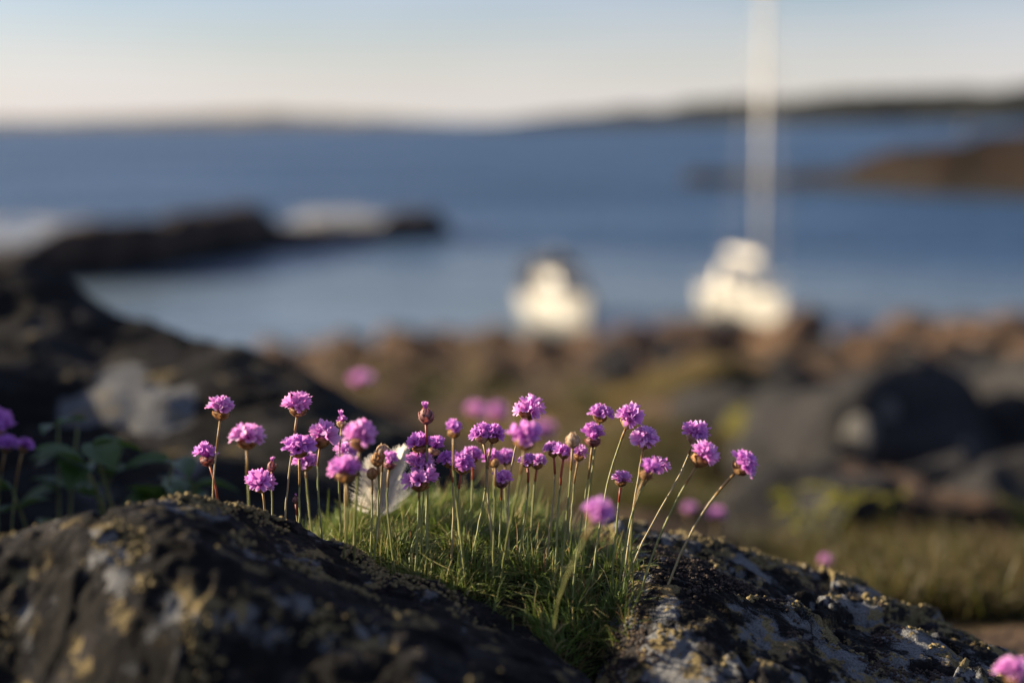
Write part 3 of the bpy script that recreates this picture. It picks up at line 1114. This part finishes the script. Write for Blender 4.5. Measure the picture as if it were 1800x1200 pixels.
# ------------------------------------------------------------------ thrift flowers
def petal_col(k):
    oi = k.n.new('ShaderNodeObjectInfo')
    rnd = oi.outputs['Random']
    a = k.mix(k.attr('along'), (0.44, 0.12, 0.54), (0.80, 0.46, 0.85))
    b = k.mix(k.attr('along'), (0.37, 0.09, 0.50), (0.70, 0.34, 0.80))
    c = k.mix(rnd, a, b)
    c = k.mix(k.ramp(k.attr('along'), 0.80, 1.0, 0, 0.45), c, (0.86, 0.62, 0.90))
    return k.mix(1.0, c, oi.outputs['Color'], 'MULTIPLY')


M['petal'] = leafy('thrift_petal', petal_col, lambda k: k.mix(k.attr('along'), (0.55, 0.10, 0.45), (0.82, 0.34, 0.74)), 0.45, 0.55, 0.2)


def bract_col(k):
    n = k.noise(420, 3, .6, k.coord())
    c = k.mix(k.attr('along'), (0.10, 0.036, 0.012), (0.62, 0.41, 0.20))
    return k.mix(k.ramp(n, .4, .7), c, (0.30, 0.15, 0.06))


M['bract'] = leafy('papery_bract', bract_col, (0.58, 0.30, 0.10), 0.35, 0.6, 0.3)
M['bract_red'] = leafy('red_bract', lambda k: k.mix(k.attr('along'), (0.10, 0.016, 0.020), (0.50, 0.29, 0.28)), (0.45, 0.10, 0.06), 0.3, 0.55, 0.3)
M['bract_pale'] = leafy('pale_bract', lambda k: k.mix(k.attr('along'), (0.34, 0.18, 0.08), (0.72, 0.60, 0.48)), (0.70, 0.50, 0.30), 0.35, 0.6, 0.3)


def stem_mat(name, c1, c2):
    k = NT(name)
    v = k.coord()
    n = k.noise(90, 4, .6, v)
    c = k.mix(k.ramp(n, .35, .65), c1, c2)
    return k.done(k.principled(c, 0.5, k.bump(k.noise(700, 2, .5, v), .3, .0004), spec=0.35))


M['stem'] = stem_mat('stem_green', (0.15, 0.17, 0.055), (0.26, 0.26, 0.10))
M['stem_straw'] = stem_mat('stem_straw', (0.26, 0.21, 0.11), (0.36, 0.30, 0.17))
M['sheath'] = stem_mat('sheath_brown', (0.22, 0.13, 0.05), (0.32, 0.21, 0.085))
M['sheath_red'] = stem_mat('sheath_red', (0.24, 0.045, 0.03), (0.36, 0.10, 0.05))


def petal_patch(mb, base, out, up, side, ln, wd, cup, curl, nl=4, notch=.12, a0=0.0):
    """a strip 3 wide: base point, direction out/up, width along side"""
    V, A = [], []
    for i in range(nl + 1):
        t = i / nl
        wt = wd * (0.30 + 0.70 * math.sin(min(1, t * 1.15) * math.pi * .52)) * (1 if t < .85 else .82)
        c = base + out * (ln * t) + up * (curl * ln * t * t)
        for j, s in enumerate((-1, 0, 1)):
            tt = c + side * (wt * .5 * s) + up * (cup * wt * abs(s))
            if i == nl and s == 0: tt = tt - out * (ln * notch)
            V.append(tuple(tt)); A.append((a0 + (1 - a0) * t,))
    mb.add(V, grid_faces(3, nl + 1), None, None)
    mb.a.append(np.array(A))


def floret_mesh(seed, closed=0.0):
    g = random.Random(seed)
    mb = MB()
    mm = .001
    # tube
    n = 6
    V, A = [], []
    for (r, z, a) in ((.5, 0, 0), (.75, 2.6, .1), (1.15, 5.0, .25)):
        for k in range(n):
            an = 2 * math.pi * k / n
            V.append((r * mm * math.cos(an), r * mm * math.sin(an), z * mm)); A.append((a,))
    q = [(i * n + k, i * n + (k + 1) % n, (i + 1) * n + (k + 1) % n, (i + 1) * n + k) for i in range(2) for k in range(n)]
    mb.add(V, q); mb.a.append(np.array(A))
    for k in range(5):
        an = 2 * math.pi * k / 5 + g.uniform(-.15, .15)
        r_ = Vector((math.cos(an), math.sin(an), 0))
        op = g.uniform(.55, .95) * (1 - closed)
        out = (r_ * math.sin(op) + Vector((0, 0, 1)) * math.cos(op)).normalized()
        up = (-r_ * math.cos(op) + Vector((0, 0, 1)) * math.sin(op)).normalized()
        side = Vector((-math.sin(an), math.cos(an), 0))
        petal_patch(mb, r_ * 1.0 * mm + Vector((0, 0, 4.8 * mm)), out, up, side, g.uniform(4.8, 6.6) * mm, g.uniform(3.4, 4.4) * mm * (1 - .35 * closed), .22, g.uniform(-.35, .15), a0=.25)
    return mb.mesh('floret', M['petal'], True, 'along')


FLO = [floret_mesh(i) for i in range(5)]
FLO_C = [floret_mesh(20 + i, .75) for i in range(3)]


def involucre_mesh(seed, mat, r=5.3, h=5.7, close=0.0, rings=3):
    """cup of overlapping papery scales; origin at the centre of the head, stem joins at z = -h"""
    g = random.Random(seed)
    mb = MB()
    mm = .001
    n = 12
    if close: prof = [(.75, -h), (r * .62, -h * .80), (r * .92, -h * .40), (r, 0), (r * .88, h * .38), (r * .52, h * .74), (r * .12, h * .98)]
    else: prof = [(.75, -h), (r * .50, -h * .84), (r * .78, -h * .55), (r * .95, -h * .18), (r * .92, h * .12), (r * .3, h * .2)]
    pr, pz = [p[0] for p in prof], [p[1] for p in prof]
    V, A = [], []
    for (rr, z) in prof:
        for k in range(n):
            an = 2 * math.pi * k / n
            V.append((rr * mm * math.cos(an), rr * mm * math.sin(an), z * mm)); A.append((.05,))
    q = [(i * n + k, i * n + (k + 1) % n, (i + 1) * n + (k + 1) % n, (i + 1) * n + k) for i in range(len(prof) - 1) for k in range(n)]
    mb.add(V, q); mb.a.append(np.array(A))
    zt = h * (.95 if close else .25)
    for ring in range(rings):
        m = 5 + ring
        f0 = ring / rings
        for k in range(m):
            an = 2 * math.pi * (k + .5 * (ring % 2)) / m + g.uniform(-.2, .2)
            z0 = -h * .97 + (zt + h) * f0 * .78
            z1 = z0 + (zt + h) * (.44 if close else .52) * g.uniform(.85, 1.15)
            half = math.pi / m * g.uniform(1.0, 1.25)
            lift = g.uniform(.7, 1.9)
            V, A = [], []
            for i in range(5):
                t = i / 4
                z = z0 + (z1 - z0) * t
                rad = float(np.interp(z, pz, pr)) + .18 + lift * t * t * (1.0 if not close else .7)
                wd_ = half * (1 - .88 * t ** 2.2)
                for s_ in (-1, 0, 1):
                    a = an + wd_ * s_
                    ra = rad - (.22 if s_ else 0) * (1 - t)
                    V.append((ra * mm * math.cos(a), ra * mm * math.sin(a), z * mm)); A.append((.1 + .9 * t ** 1.3,))
            mb.add(V, grid_faces(3, 5)); mb.a.append(np.array(A))
    return mb.mesh('flower_head', mat, True, 'along')


INV = {'brown': [involucre_mesh(i, M['bract']) for i in range(3)],
       'pale': [involucre_mesh(7 + i, M['bract_pale']) for i in range(2)],
       'red': [involucre_mesh(9, M['bract_red'])]}
BUD = {'brown': involucre_mesh(12, M['bract'], 4.6, 5.6, close=1.0, rings=4),
       'pale': involucre_mesh(13, M['bract_pale'], 4.6, 5.4, close=1.0, rings=4),
       'red': involucre_mesh(14, M['bract_red'], 4.6, 5.6, close=1.0, rings=4)}


def thrift(px, py, d, wpx, bx, kind, lean, label, inv='brown', sheath='sheath', bd=None, group=None, bend=0.0, stem='stem', ground=None, toward=None, dens=1.0, name='thrift_flower', pale=None):
    """one flower: (px,py) centre of the bloom, wpx its width, bx column where the stem meets the turf"""
    g = random.Random(int(px * 7 + py * 13))
    c = P(px, py, d)
    bd = bd or max(d, .975)
    gz = ground if ground is not None else None
    b0 = on_level(bx, bd, EYE - .32)
    zb = float(max(ground_z(b0.x, b0.y), zB(b0.x, b0.y))) if gz is None else gz
    base = on_level(bx, bd, zb)
    base.z -= .004
    root = empty(name, base)
    tag(root, label, 'flower', group)
    v_ = g.random()
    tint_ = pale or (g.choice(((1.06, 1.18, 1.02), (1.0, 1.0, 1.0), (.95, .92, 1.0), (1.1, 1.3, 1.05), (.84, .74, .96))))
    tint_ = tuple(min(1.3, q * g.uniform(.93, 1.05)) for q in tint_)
    dens = dens * g.uniform(.72, 1.12)
    flat_ = g.uniform(.84, 1.08)
    wild = g.choice((.08, .14, .24))
    tw = toward if toward is not None else g.uniform(-8, 14)
    ax = (Vector((0, 0, 1)) + R * math.tan(math.radians(lean)) - Vector((0, 1, 0)) * math.tan(math.radians(tw))).normalized()
    sc_ = wpx * d / FPX / .0192                # nominal full head is 20.5 mm across
    if kind == 'bud': sc_ = wpx * d / FPX / .0100
    if kind == 'half': sc_ = wpx * d / FPX / .0165
    hh = (.0057 if kind != 'bud' else .0056) * sc_
    ctr = c - ax * (.0022 * sc_ if kind != 'bud' else 0)
    top = ctr - ax * hh * .97
    L = (top - base).length
    p0, p3 = base, top
    dirb = ((top - base).normalized() * .6 + Vector((0, 0, 1)) * .4).normalized()
    p1 = p0 + dirb * L * .4 + R * bend * L
    p2 = p3 - ax * L * .32 + R * bend * L * .4
    pts = []
    for i in range(15):
        t = i / 14
        jt = Vector((g.gauss(0, 1), g.gauss(0, 1), 0)) * (.00018 if 0 < i < 13 else 0)
        pts.append(jt + p0 * (1 - t) ** 3 + p1 * 3 * t * (1 - t) ** 2 + p2 * 3 * t * t * (1 - t) + p3 * t ** 3)
    r0 = .00072 * (0.75 + .25 * min(sc_, 1.4)) * g.uniform(.9, 1.1)
    mb = MB()
    mb.tube([p - base for p in pts], [r0 * (1.15 - .25 * i / 14) for i in range(15)], 7)
    if stem == 'stem' and g.random() < .22: stem = 'stem_straw'
    st = obj('stem', mb.mesh('stem', M[stem]), root)
    k0 = 14 - g.choice((1, 2, 2, 3))
    mb = MB()
    q = [p - base for p in pts[k0:]]
    mb.tube(q, [r0 * (1.08 + .25 * i / max(1, len(q) - 1)) * (1.0 if i else 1.12) for i in range(len(q))], 7)
    obj('sheath', mb.mesh('sheath', M[sheath]), st)
    me = BUD[inv] if kind == 'bud' else g.choice(INV[inv])
    hd = obj('flower_head', me, root, ctr - base)
    hd.rotation_mode = 'QUATERNION'
    q_ = ax.to_track_quat('Z', 'Y') @ Quaternion((0, 0, 1), g.uniform(0, 6.28))
    hd.rotation_quaternion = q_
    hd.scale = (sc_, sc_, sc_ * (flat_ if kind == 'full' else 1.0))
    if kind == 'bud':
        n = {'brown': 0, 'pale': 0, 'red': 3}[inv]
        thmax, fl, fs = 16, FLO_C, .55
    elif kind == 'half':
        n, thmax, fl, fs = int(13 * dens), 50, FLO_C + FLO[:2], .95
    elif kind == 'loose':
        n, thmax, fl, fs = int(13 * dens), 92, FLO, .98
    else:
        n, thmax, fl, fs = int(20 * dens), 68, FLO, .92
    for i in range(n):
        ct = 1 - (1 - math.cos(math.radians(thmax))) * (i + .5) / n
        th = math.acos(ct) + g.uniform(-wild, wild)
        ph = i * 2.39996 + g.uniform(-.25, .25)
        dr = Vector((math.sin(th) * math.cos(ph), math.sin(th) * math.sin(ph), math.cos(th)))
        o = obj('floret', g.choice(fl), hd, dr * (.0014 if kind != 'bud' else .001) + Vector((0, 0, .0002 if kind != 'bud' else .0030)))
        o.rotation_mode = 'QUATERNION'
        o.rotation_quaternion = dr.to_track_quat('Z', 'Y') @ Quaternion((0, 0, 1), g.uniform(0, 6.28))
        s = fs * g.uniform(.82 - wild, 1.08 + wild * .7) * (1 - .10 * (th > 1.2))
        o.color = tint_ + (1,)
        o.scale = (s, s, s)
    return root


T = thrift
GR = 'thrift flowers in the sharp tuft'
rows = [
 (389, 719, 1.02, 50, 392, 'full', 6, 'pink thrift on a tall bare stem, upper of the two leftmost sharp blooms', dict(bend=-.05)),
 (363, 800, 1.03, 42, 386, 'half', -14, 'half-open pink thrift on a short red stem, leftmost of the sharp blooms', dict(inv='red', sheath='sheath_red')),
 (435, 768, 1.08, 60, 424, 'full', 4, 'broad pale pink thrift, third bloom from the left, on an S-bent stem', dict(bend=.06)),
 (524, 713, 1.0, 52, 500, 'full', 8, 'pink thrift on a tall curved stem, highest of the left part of the tuft', dict(bend=-.03)),
 (602, 739, 1.02, 29, 600, 'half', 8, 'small half-open thrift with a few petals sticking up out of a pale cup', dict(inv='pale', dens=.5)),
 (566, 765, 1.0, 56, 572, 'full', 10, 'wide magenta thrift right of the tallest left bloom', dict()),
 (526, 786, .99, 55, 527, 'full', 2, 'pink thrift directly below the tallest left bloom', dict()),
 (537, 812, 1.05, 44, 553, 'full', 0, 'slightly blurred thrift tucked behind the lower left blooms', dict()),
 (634, 769, .90, 60, 622, 'full', 6, 'large blurred pink thrift in front, upper of two left of the white feather', dict()),
 (607, 826, .90, 62, 600, 'full', -3, 'large blurred lilac thrift in front, lower of two left of the white feather', dict()),
 (609, 794, 1.06, 40, 607, 'full', 4, 'pink thrift half hidden behind the two large blurred blooms', dict()),
 (459, 848, 1.0, 46, 467, 'loose', -6, 'short loose-petalled thrift just above the rock crest', dict()),
 (478, 819, 1.01, 17, 481, 'bud', 2, 'small closed red bud above the loose-petalled short thrift', dict(inv='red', sheath='sheath_red')),
 (520, 878, 1.0, 12, 526, 'bud', 0, 'tiny red bud low in the grass next to the rock crest', dict(inv='red', sheath='sheath_red')),
 (663, 808, .98, 23, 655, 'bud', -4, 'round tan bud above the white feather, left one of three crowded buds', dict()),
 (673, 793, 1.02, 25, 662, 'bud', 4, 'pale bud with pink tip, topmost of the crowded buds above the white feather', dict(inv='pale')),
 (686, 812, .96, 30, 697, 'half', 10, 'half-open thrift with a dark red cup above the white feather', dict(inv='red')),
 (654, 832, .98, 20, 649, 'bud', 0, 'small tan bud on a thin stem, lowest of the buds by the white feather', dict()),
 (641, 885, 1.10, 14, 640, 'bud', 0, 'pale cream bud low beside the white feather', dict(inv='pale')),
 (749, 731, .99, 28, 750, 'bud', 0, 'dark red bud on a straight red stem rising above its neighbours', dict(inv='red', sheath='sheath_red')),
 (737, 780, 1.0, 48, 738, 'full', -8, 'pink thrift behind the dark red bud stem, top of three in a column', dict()),
 (764, 786, 1.01, 34, 752, 'half', 14, 'half-faded thrift right behind the stem of the dark red bud', dict(inv='pale')),
 (739, 817, 1.0, 54, 744, 'full', 4, 'pink thrift in the middle of three stacked in a column', dict()),
 (737, 843, .98, 56, 729, 'full', 2, 'violet thrift lowest of three stacked in a column', dict(dens=.8)),
 (798, 755, .94, 34, 818, 'half', 3, 'slightly blurred half-open thrift with a tan cup, right of the dark red bud', dict()),
 (789, 808, 1.0, 40, 794, 'full', -10, 'pink thrift pressed against the left of a rounder bloom mid-tuft', dict(sheath='sheath_red')),
 (814, 816, .98, 48, 812, 'full', 12, 'round pink thrift with a red ring below it, mid-tuft', dict(sheath='sheath_red')),
 (831, 800, 1.06, 36, 827, 'full', 2, 'pale pink thrift behind the middle of the tuft with a red collar', dict(sheath='sheath_red')),
 (846, 763, 1.0, 42, 826, 'full', -12, 'twin-looking thrift with a pale cup, its left half, above the middle of the tuft', dict(inv='pale', bend=.03)),
 (869, 764, 1.0, 38, 868, 'full', 16, 'twin-looking thrift, its violet right half, above the middle of the tuft', dict()),
 (866, 806, 1.05, 38, 862, 'full', -4, 'soft pink thrift behind the plain oval bud, left of the pair', dict()),
 (890, 804, 1.06, 36, 893, 'full', 6, 'soft pink thrift behind the plain oval bud, right of the pair', dict()),
 (871, 814, .95, 15, 866, 'bud', 2, 'plain tan oval bud on a long stem in front of two soft blooms', dict(inv='brown')),
 (882, 843, 1.0, 33, 877, 'half', 2, 'small thrift with a red cup low in the middle of the tuft', dict(inv='red', sheath='sheath_red', dens=1.2)),
 (929, 719, 1.0, 52, 898, 'loose', 18, 'magenta thrift with separate upright petals, tallest bloom of the middle', dict(bend=-.06)),
 (925, 768, .90, 62, 878, 'full', 8, 'large blurred magenta thrift below the tallest middle bloom', dict()),
 (926, 809, 1.0, 36, 909, 'full', -6, 'pink thrift under the large blurred one, left of a pair', dict(sheath='sheath_red')),
 (945, 811, 1.05, 36, 931, 'full', 8, 'pale thrift under the large blurred one, right of a pair', dict(sheath='sheath_red')),
 (972, 790, 1.0, 34, 958, 'full', -6, 'pink thrift left of the cream bud', dict(sheath='sheath_red')),
 (992, 793, .99, 36, 975, 'full', 8, 'pink thrift directly below the cream bud', dict(sheath='sheath_red')),
 (1007, 774, .96, 26, 983, 'bud', 3, 'round cream-white bud on a pale stem right of the middle', dict(inv='pale')),
 (1018, 798, 1.03, 28, 1000, 'half', 10, 'purple thrift half hidden behind the cream bud stem', dict()),
 (1043, 768, .97, 40, 1004, 'half', 6, 'upright violet thrift with a dark pinkish cup beside the cream bud', dict(inv='red', dens=1.4)),
 (1056, 727, 1.03, 43, 1022, 'full', 10, 'magenta thrift above the upright violet one, left of a tall pair', dict()),
 (1108, 735, 1.0, 50, 1036, 'full', 22, 'magenta thrift leaning right, right one of the tall pair', dict(inv='pale')),
 (1134, 772, 1.0, 50, 1096, 'full', 8, 'pink thrift with a thick pale cup below the tall leaning pair', dict(inv='pale')),
 (1092, 842, 1.0, 37, 1074, 'full', 6, 'small short thrift on a dark stem in the right part of the tuft', dict(sheath='sheath_red')),
 (1138, 828, .93, 36, 1112, 'half', 24, 'blurred dark violet thrift in front of the faded one', dict(dens=1.3)),
 (1158, 816, 1.0, 38, 1085, 'loose', 38, 'faded thrift with mostly papery scales and a few pale petals', dict(inv='pale', dens=.55)),
 (1223, 762, 1.0, 50, 1098, 'full', 16, 'pink thrift with an orange-lit cup, upper of two leaning far right', dict(stem='stem_straw', inv='pale')),
 (1235, 801, .96, 54, 1120, 'full', 30, 'violet thrift leaning right, lower of two that touch', dict()),
 (1307, 817, .95, 54, 1165, 'full', 44, 'violet thrift on a long slanting stem, rightmost of the sharp blooms', dict(stem='stem_straw', bend=.02)),
 (1050, 900, .80, 54, 968, 'full', 24, 'blurred thrift hanging low in front of the grass on a thick pale stem', dict(bd=.93)),
]
for (px, py, d, wp, bx_, kind, lean, lab, kw) in rows:
    T(px, py, d, wp, bx_, kind, lean, lab, group=GR, **kw)
# shaded blooms at the left edge, shade deepened by a darker petal tint
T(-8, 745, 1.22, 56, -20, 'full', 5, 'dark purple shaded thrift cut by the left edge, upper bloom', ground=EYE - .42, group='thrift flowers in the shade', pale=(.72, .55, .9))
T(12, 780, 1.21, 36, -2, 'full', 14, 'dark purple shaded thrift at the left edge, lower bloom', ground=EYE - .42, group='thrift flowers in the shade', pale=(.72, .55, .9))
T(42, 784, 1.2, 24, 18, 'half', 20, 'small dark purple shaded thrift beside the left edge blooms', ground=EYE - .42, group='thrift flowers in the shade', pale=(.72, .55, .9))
# bottom right corner
T(1782, 1182, .80, 58, 1790, 'full', -4, 'blurred pink thrift in the bottom right corner', ground=EYE - .46)
# out-of-focus blooms further off
for (px, py, d, wp, lab) in (
        (636, 668, 2.3, 34, 'pink blur of a lone thrift above the left blooms, beside the shaded outcrop'),
        (835, 722, 2.0, 34, 'pink blur of a thrift behind the middle, left one of a hazy row'),
        (872, 730, 2.1, 34, 'pink blur of a thrift behind the tallest middle bloom'),
        (955, 757, 2.0, 34, 'pink blur of a thrift right of the tallest middle bloom'),
        (1004, 800, 1.8, 30, 'pink blur of a thrift behind the cream bud'),
        (1210, 893, 1.75, 36, 'pale pink blur beyond the right rock, left one of two'),
        (1258, 905, 1.75, 36, 'pale pink blur beyond the right rock, right one of two'),
        (1450, 986, 1.6, 34, 'dull red-pink thrift just beyond the crest of the right rock'),
        (1570, 975, 2.1, 30, 'pinkish blur in the olive grass at the right')):
    q = on_level(px, d, EYE - 1)
    T(px, py, d, wp * (1.25 if px < 1100 else .85), px - 8, 'full', 4, lab, ground=float(ground_z(q.x, q.y)), group='blurred thrift flowers behind', dens=.4, pale=(.9, 1.0, .85))

# ------------------------------------------------------------------ white feather caught behind the stems
M['down'] = leafy('white_down', (0.85, 0.82, 0.78), (0.86, 0.80, 0.72), 0.35, 0.8, 0.1)
fb = P(668, 912, 1.09)
fr = empty('feather', fb)
tag(fr, 'white downy feather standing in the grass behind the left stems', 'feather')
g = np.random.default_rng(2)
spine = [Vector((.000 + .016 * t - .004 * math.sin(3 * t), .004 * math.sin(t * 2.5), .046 * t)) for t in np.linspace(0, 1, 12)]
mb = MB(); mb.tube(spine, [.0011 - .0008 * i / 11 for i in range(12)], 6)
obj('shaft', mb.mesh('shaft', M['down']), fr)
for s_ in (-1, 1):
    mb = MB()
    for i in range(460):
        t = g.uniform(.04, 1.0)
        k0 = min(10, int(t * 11)); f_ = t * 11 - k0
        p = spine[k0].lerp(spine[k0 + 1], f_)
        ln = (.020 * math.sin(math.pi * min(1, .30 + .62 * t)) + .003) * g.uniform(.8, 1.12)
        fl = g.uniform(0, 1) < .2 + .5 * (t < .25)
        ang = g.normal(.62, .10) if not fl else g.uniform(.2, 1.5)
        di_ = Vector((s_ * math.sin(ang), g.normal(-.10 if s_ < 0 else .12, .08), math.cos(ang)))
        pts = [p + di_ * ln * q + Vector((0, .35 * ln * q * q * s_, .30 * ln * q * q)) for q in (0, .35, .7, 1)]
        nrm = di_.cross(Vector((-.8, -.6, .15))).normalized() * (.0011 if not fl else .00035)
        V = []
        for j, q in enumerate(pts): V += [tuple(q - nrm * (1 - .25 * j)), tuple(q + nrm * (1 - .25 * j))]
        mb.add(V, [(0, 1, 3, 2), (2, 3, 5, 4), (4, 5, 7, 6)])
    tag(obj('vane', mb.mesh('vane', M['down']), fr), kind='stuff')

# ------------------------------------------------------------------ leafy plants in the shade at the left
def leafcol(k):
    oi = k.n.new('ShaderNodeObjectInfo')
    return k.mix(oi.outputs['Random'], (0.035, 0.075, 0.018), (0.075, 0.125, 0.035))


M['leaf'] = leafy('green_leaf', leafcol, (0.12, 0.20, 0.03), 0.3, 0.4, 0.4)
M['leaf_yellow'] = leafy('yellow_leaf', lambda k: k.mix(k.n.new('ShaderNodeObjectInfo').outputs['Random'], (0.10, 0.105, 0.014), (0.17, 0.155, 0.026)), (0.34, 0.32, 0.03), 0.4, 0.5, 0.2)


def leaf_mesh(seed, mat):
    g = random.Random(seed)
    n, m_ = 9, 7
    V = []
    cur, fold, wav = g.uniform(.35, .75), g.uniform(.10, .30), g.uniform(0, 6)
    for i in range(n):
        t = i / (n - 1)
        w_ = .34 * math.sin(math.pi * t ** .8) ** .9 + .004
        for j in range(m_):
            s = -1 + 2 * j / (m_ - 1)
            rib = .012 * math.sin(t * 26 + abs(s) * 5) * abs(s)
            V.append((t * math.cos(cur * t * .5), s * w_, fold * abs(s) * w_ * 1.4 - cur * t * t * .5 + rib + .02 * math.sin(7 * t + wav) * s))
    return mesh_np('leaf', V, grid_faces(m_, n), mat)


LEAF = [leaf_mesh(i, M['leaf']) for i in range(4)]
LEAFY = [leaf_mesh(10 + i, M['leaf_yellow']) for i in range(3)]


def leafy_plant(px, py, d, n, rad, hgt, size, meshes, label, seed, stemmat='stem', group=None, name='leafy_plant'):
    g = random.Random(seed)
    b = P(px, py, d)
    ztop = b.z + hgt
    b.z = max(float(ground_z(b.x, b.y)), float(zC(np.array([b.x]), np.array([b.y]))[0]) if (1.0 < b.y < 2.9 and b.x < .1) else -99) - .01
    hgt = max(hgt, ztop - b.z)
    root = empty(name, b)
    tag(root, label, 'plant', group)
    ns = max(3, n // 4)
    tips = []
    for i in range(ns):
        a = 2 * math.pi * i / ns + g.uniform(-.4, .4)
        tip = Vector((math.cos(a) * rad * g.uniform(.3, .9), math.sin(a) * rad * .6, hgt * g.uniform(.6, 1.0)))
        mid = tip * .5 + Vector((0, 0, hgt * .18))
        mb = MB(); pts = [Vector((0, 0, 0)) * (1 - t) ** 2 + mid * 2 * t * (1 - t) + tip * t * t for t in np.linspace(0, 1, 7)]
        mb.tube(pts, [size * .05 * (1.2 - .7 * t) for t in np.linspace(0, 1, 7)], 5)
        obj('stalk', mb.mesh('stalk', M[stemmat]), root)
        tips.append(pts)
    for i in range(n):
        pts = tips[i % ns]
        p = pts[g.choice((3, 4, 5, 6, 6))]
        o = obj('leaf', g.choice(meshes), root, p)
        s = size * g.uniform(.6, 1.15)
        o.scale = (s, s, s)
        o.rotation_euler = (g.uniform(-.4, .4), g.uniform(-.7, .25), g.uniform(0, 6.28))
    return root


leafy_plant(245, 830, 1.28, 30, .085, .05, .042, LEAF, 'shaded green leafy plant with curved leaves just behind the rock crest', 3)
leafy_plant(90, 845, 1.27, 24, .085, .045, .036, LEAF, 'dark leafy plant below the shaded purple blooms at the left edge', 5)
leafy_plant(1425, 960, 2.2, 30, .10, .10, .035, LEAFY, 'blurred yellow-green herb beyond the crest of the right rock, left one', 6, group='yellow-green herbs')
leafy_plant(1530, 945, 2.4, 24, .10, .09, .035, LEAFY, 'blurred yellow-green herb beyond the crest of the right rock, right one', 7, group='yellow-green herbs')
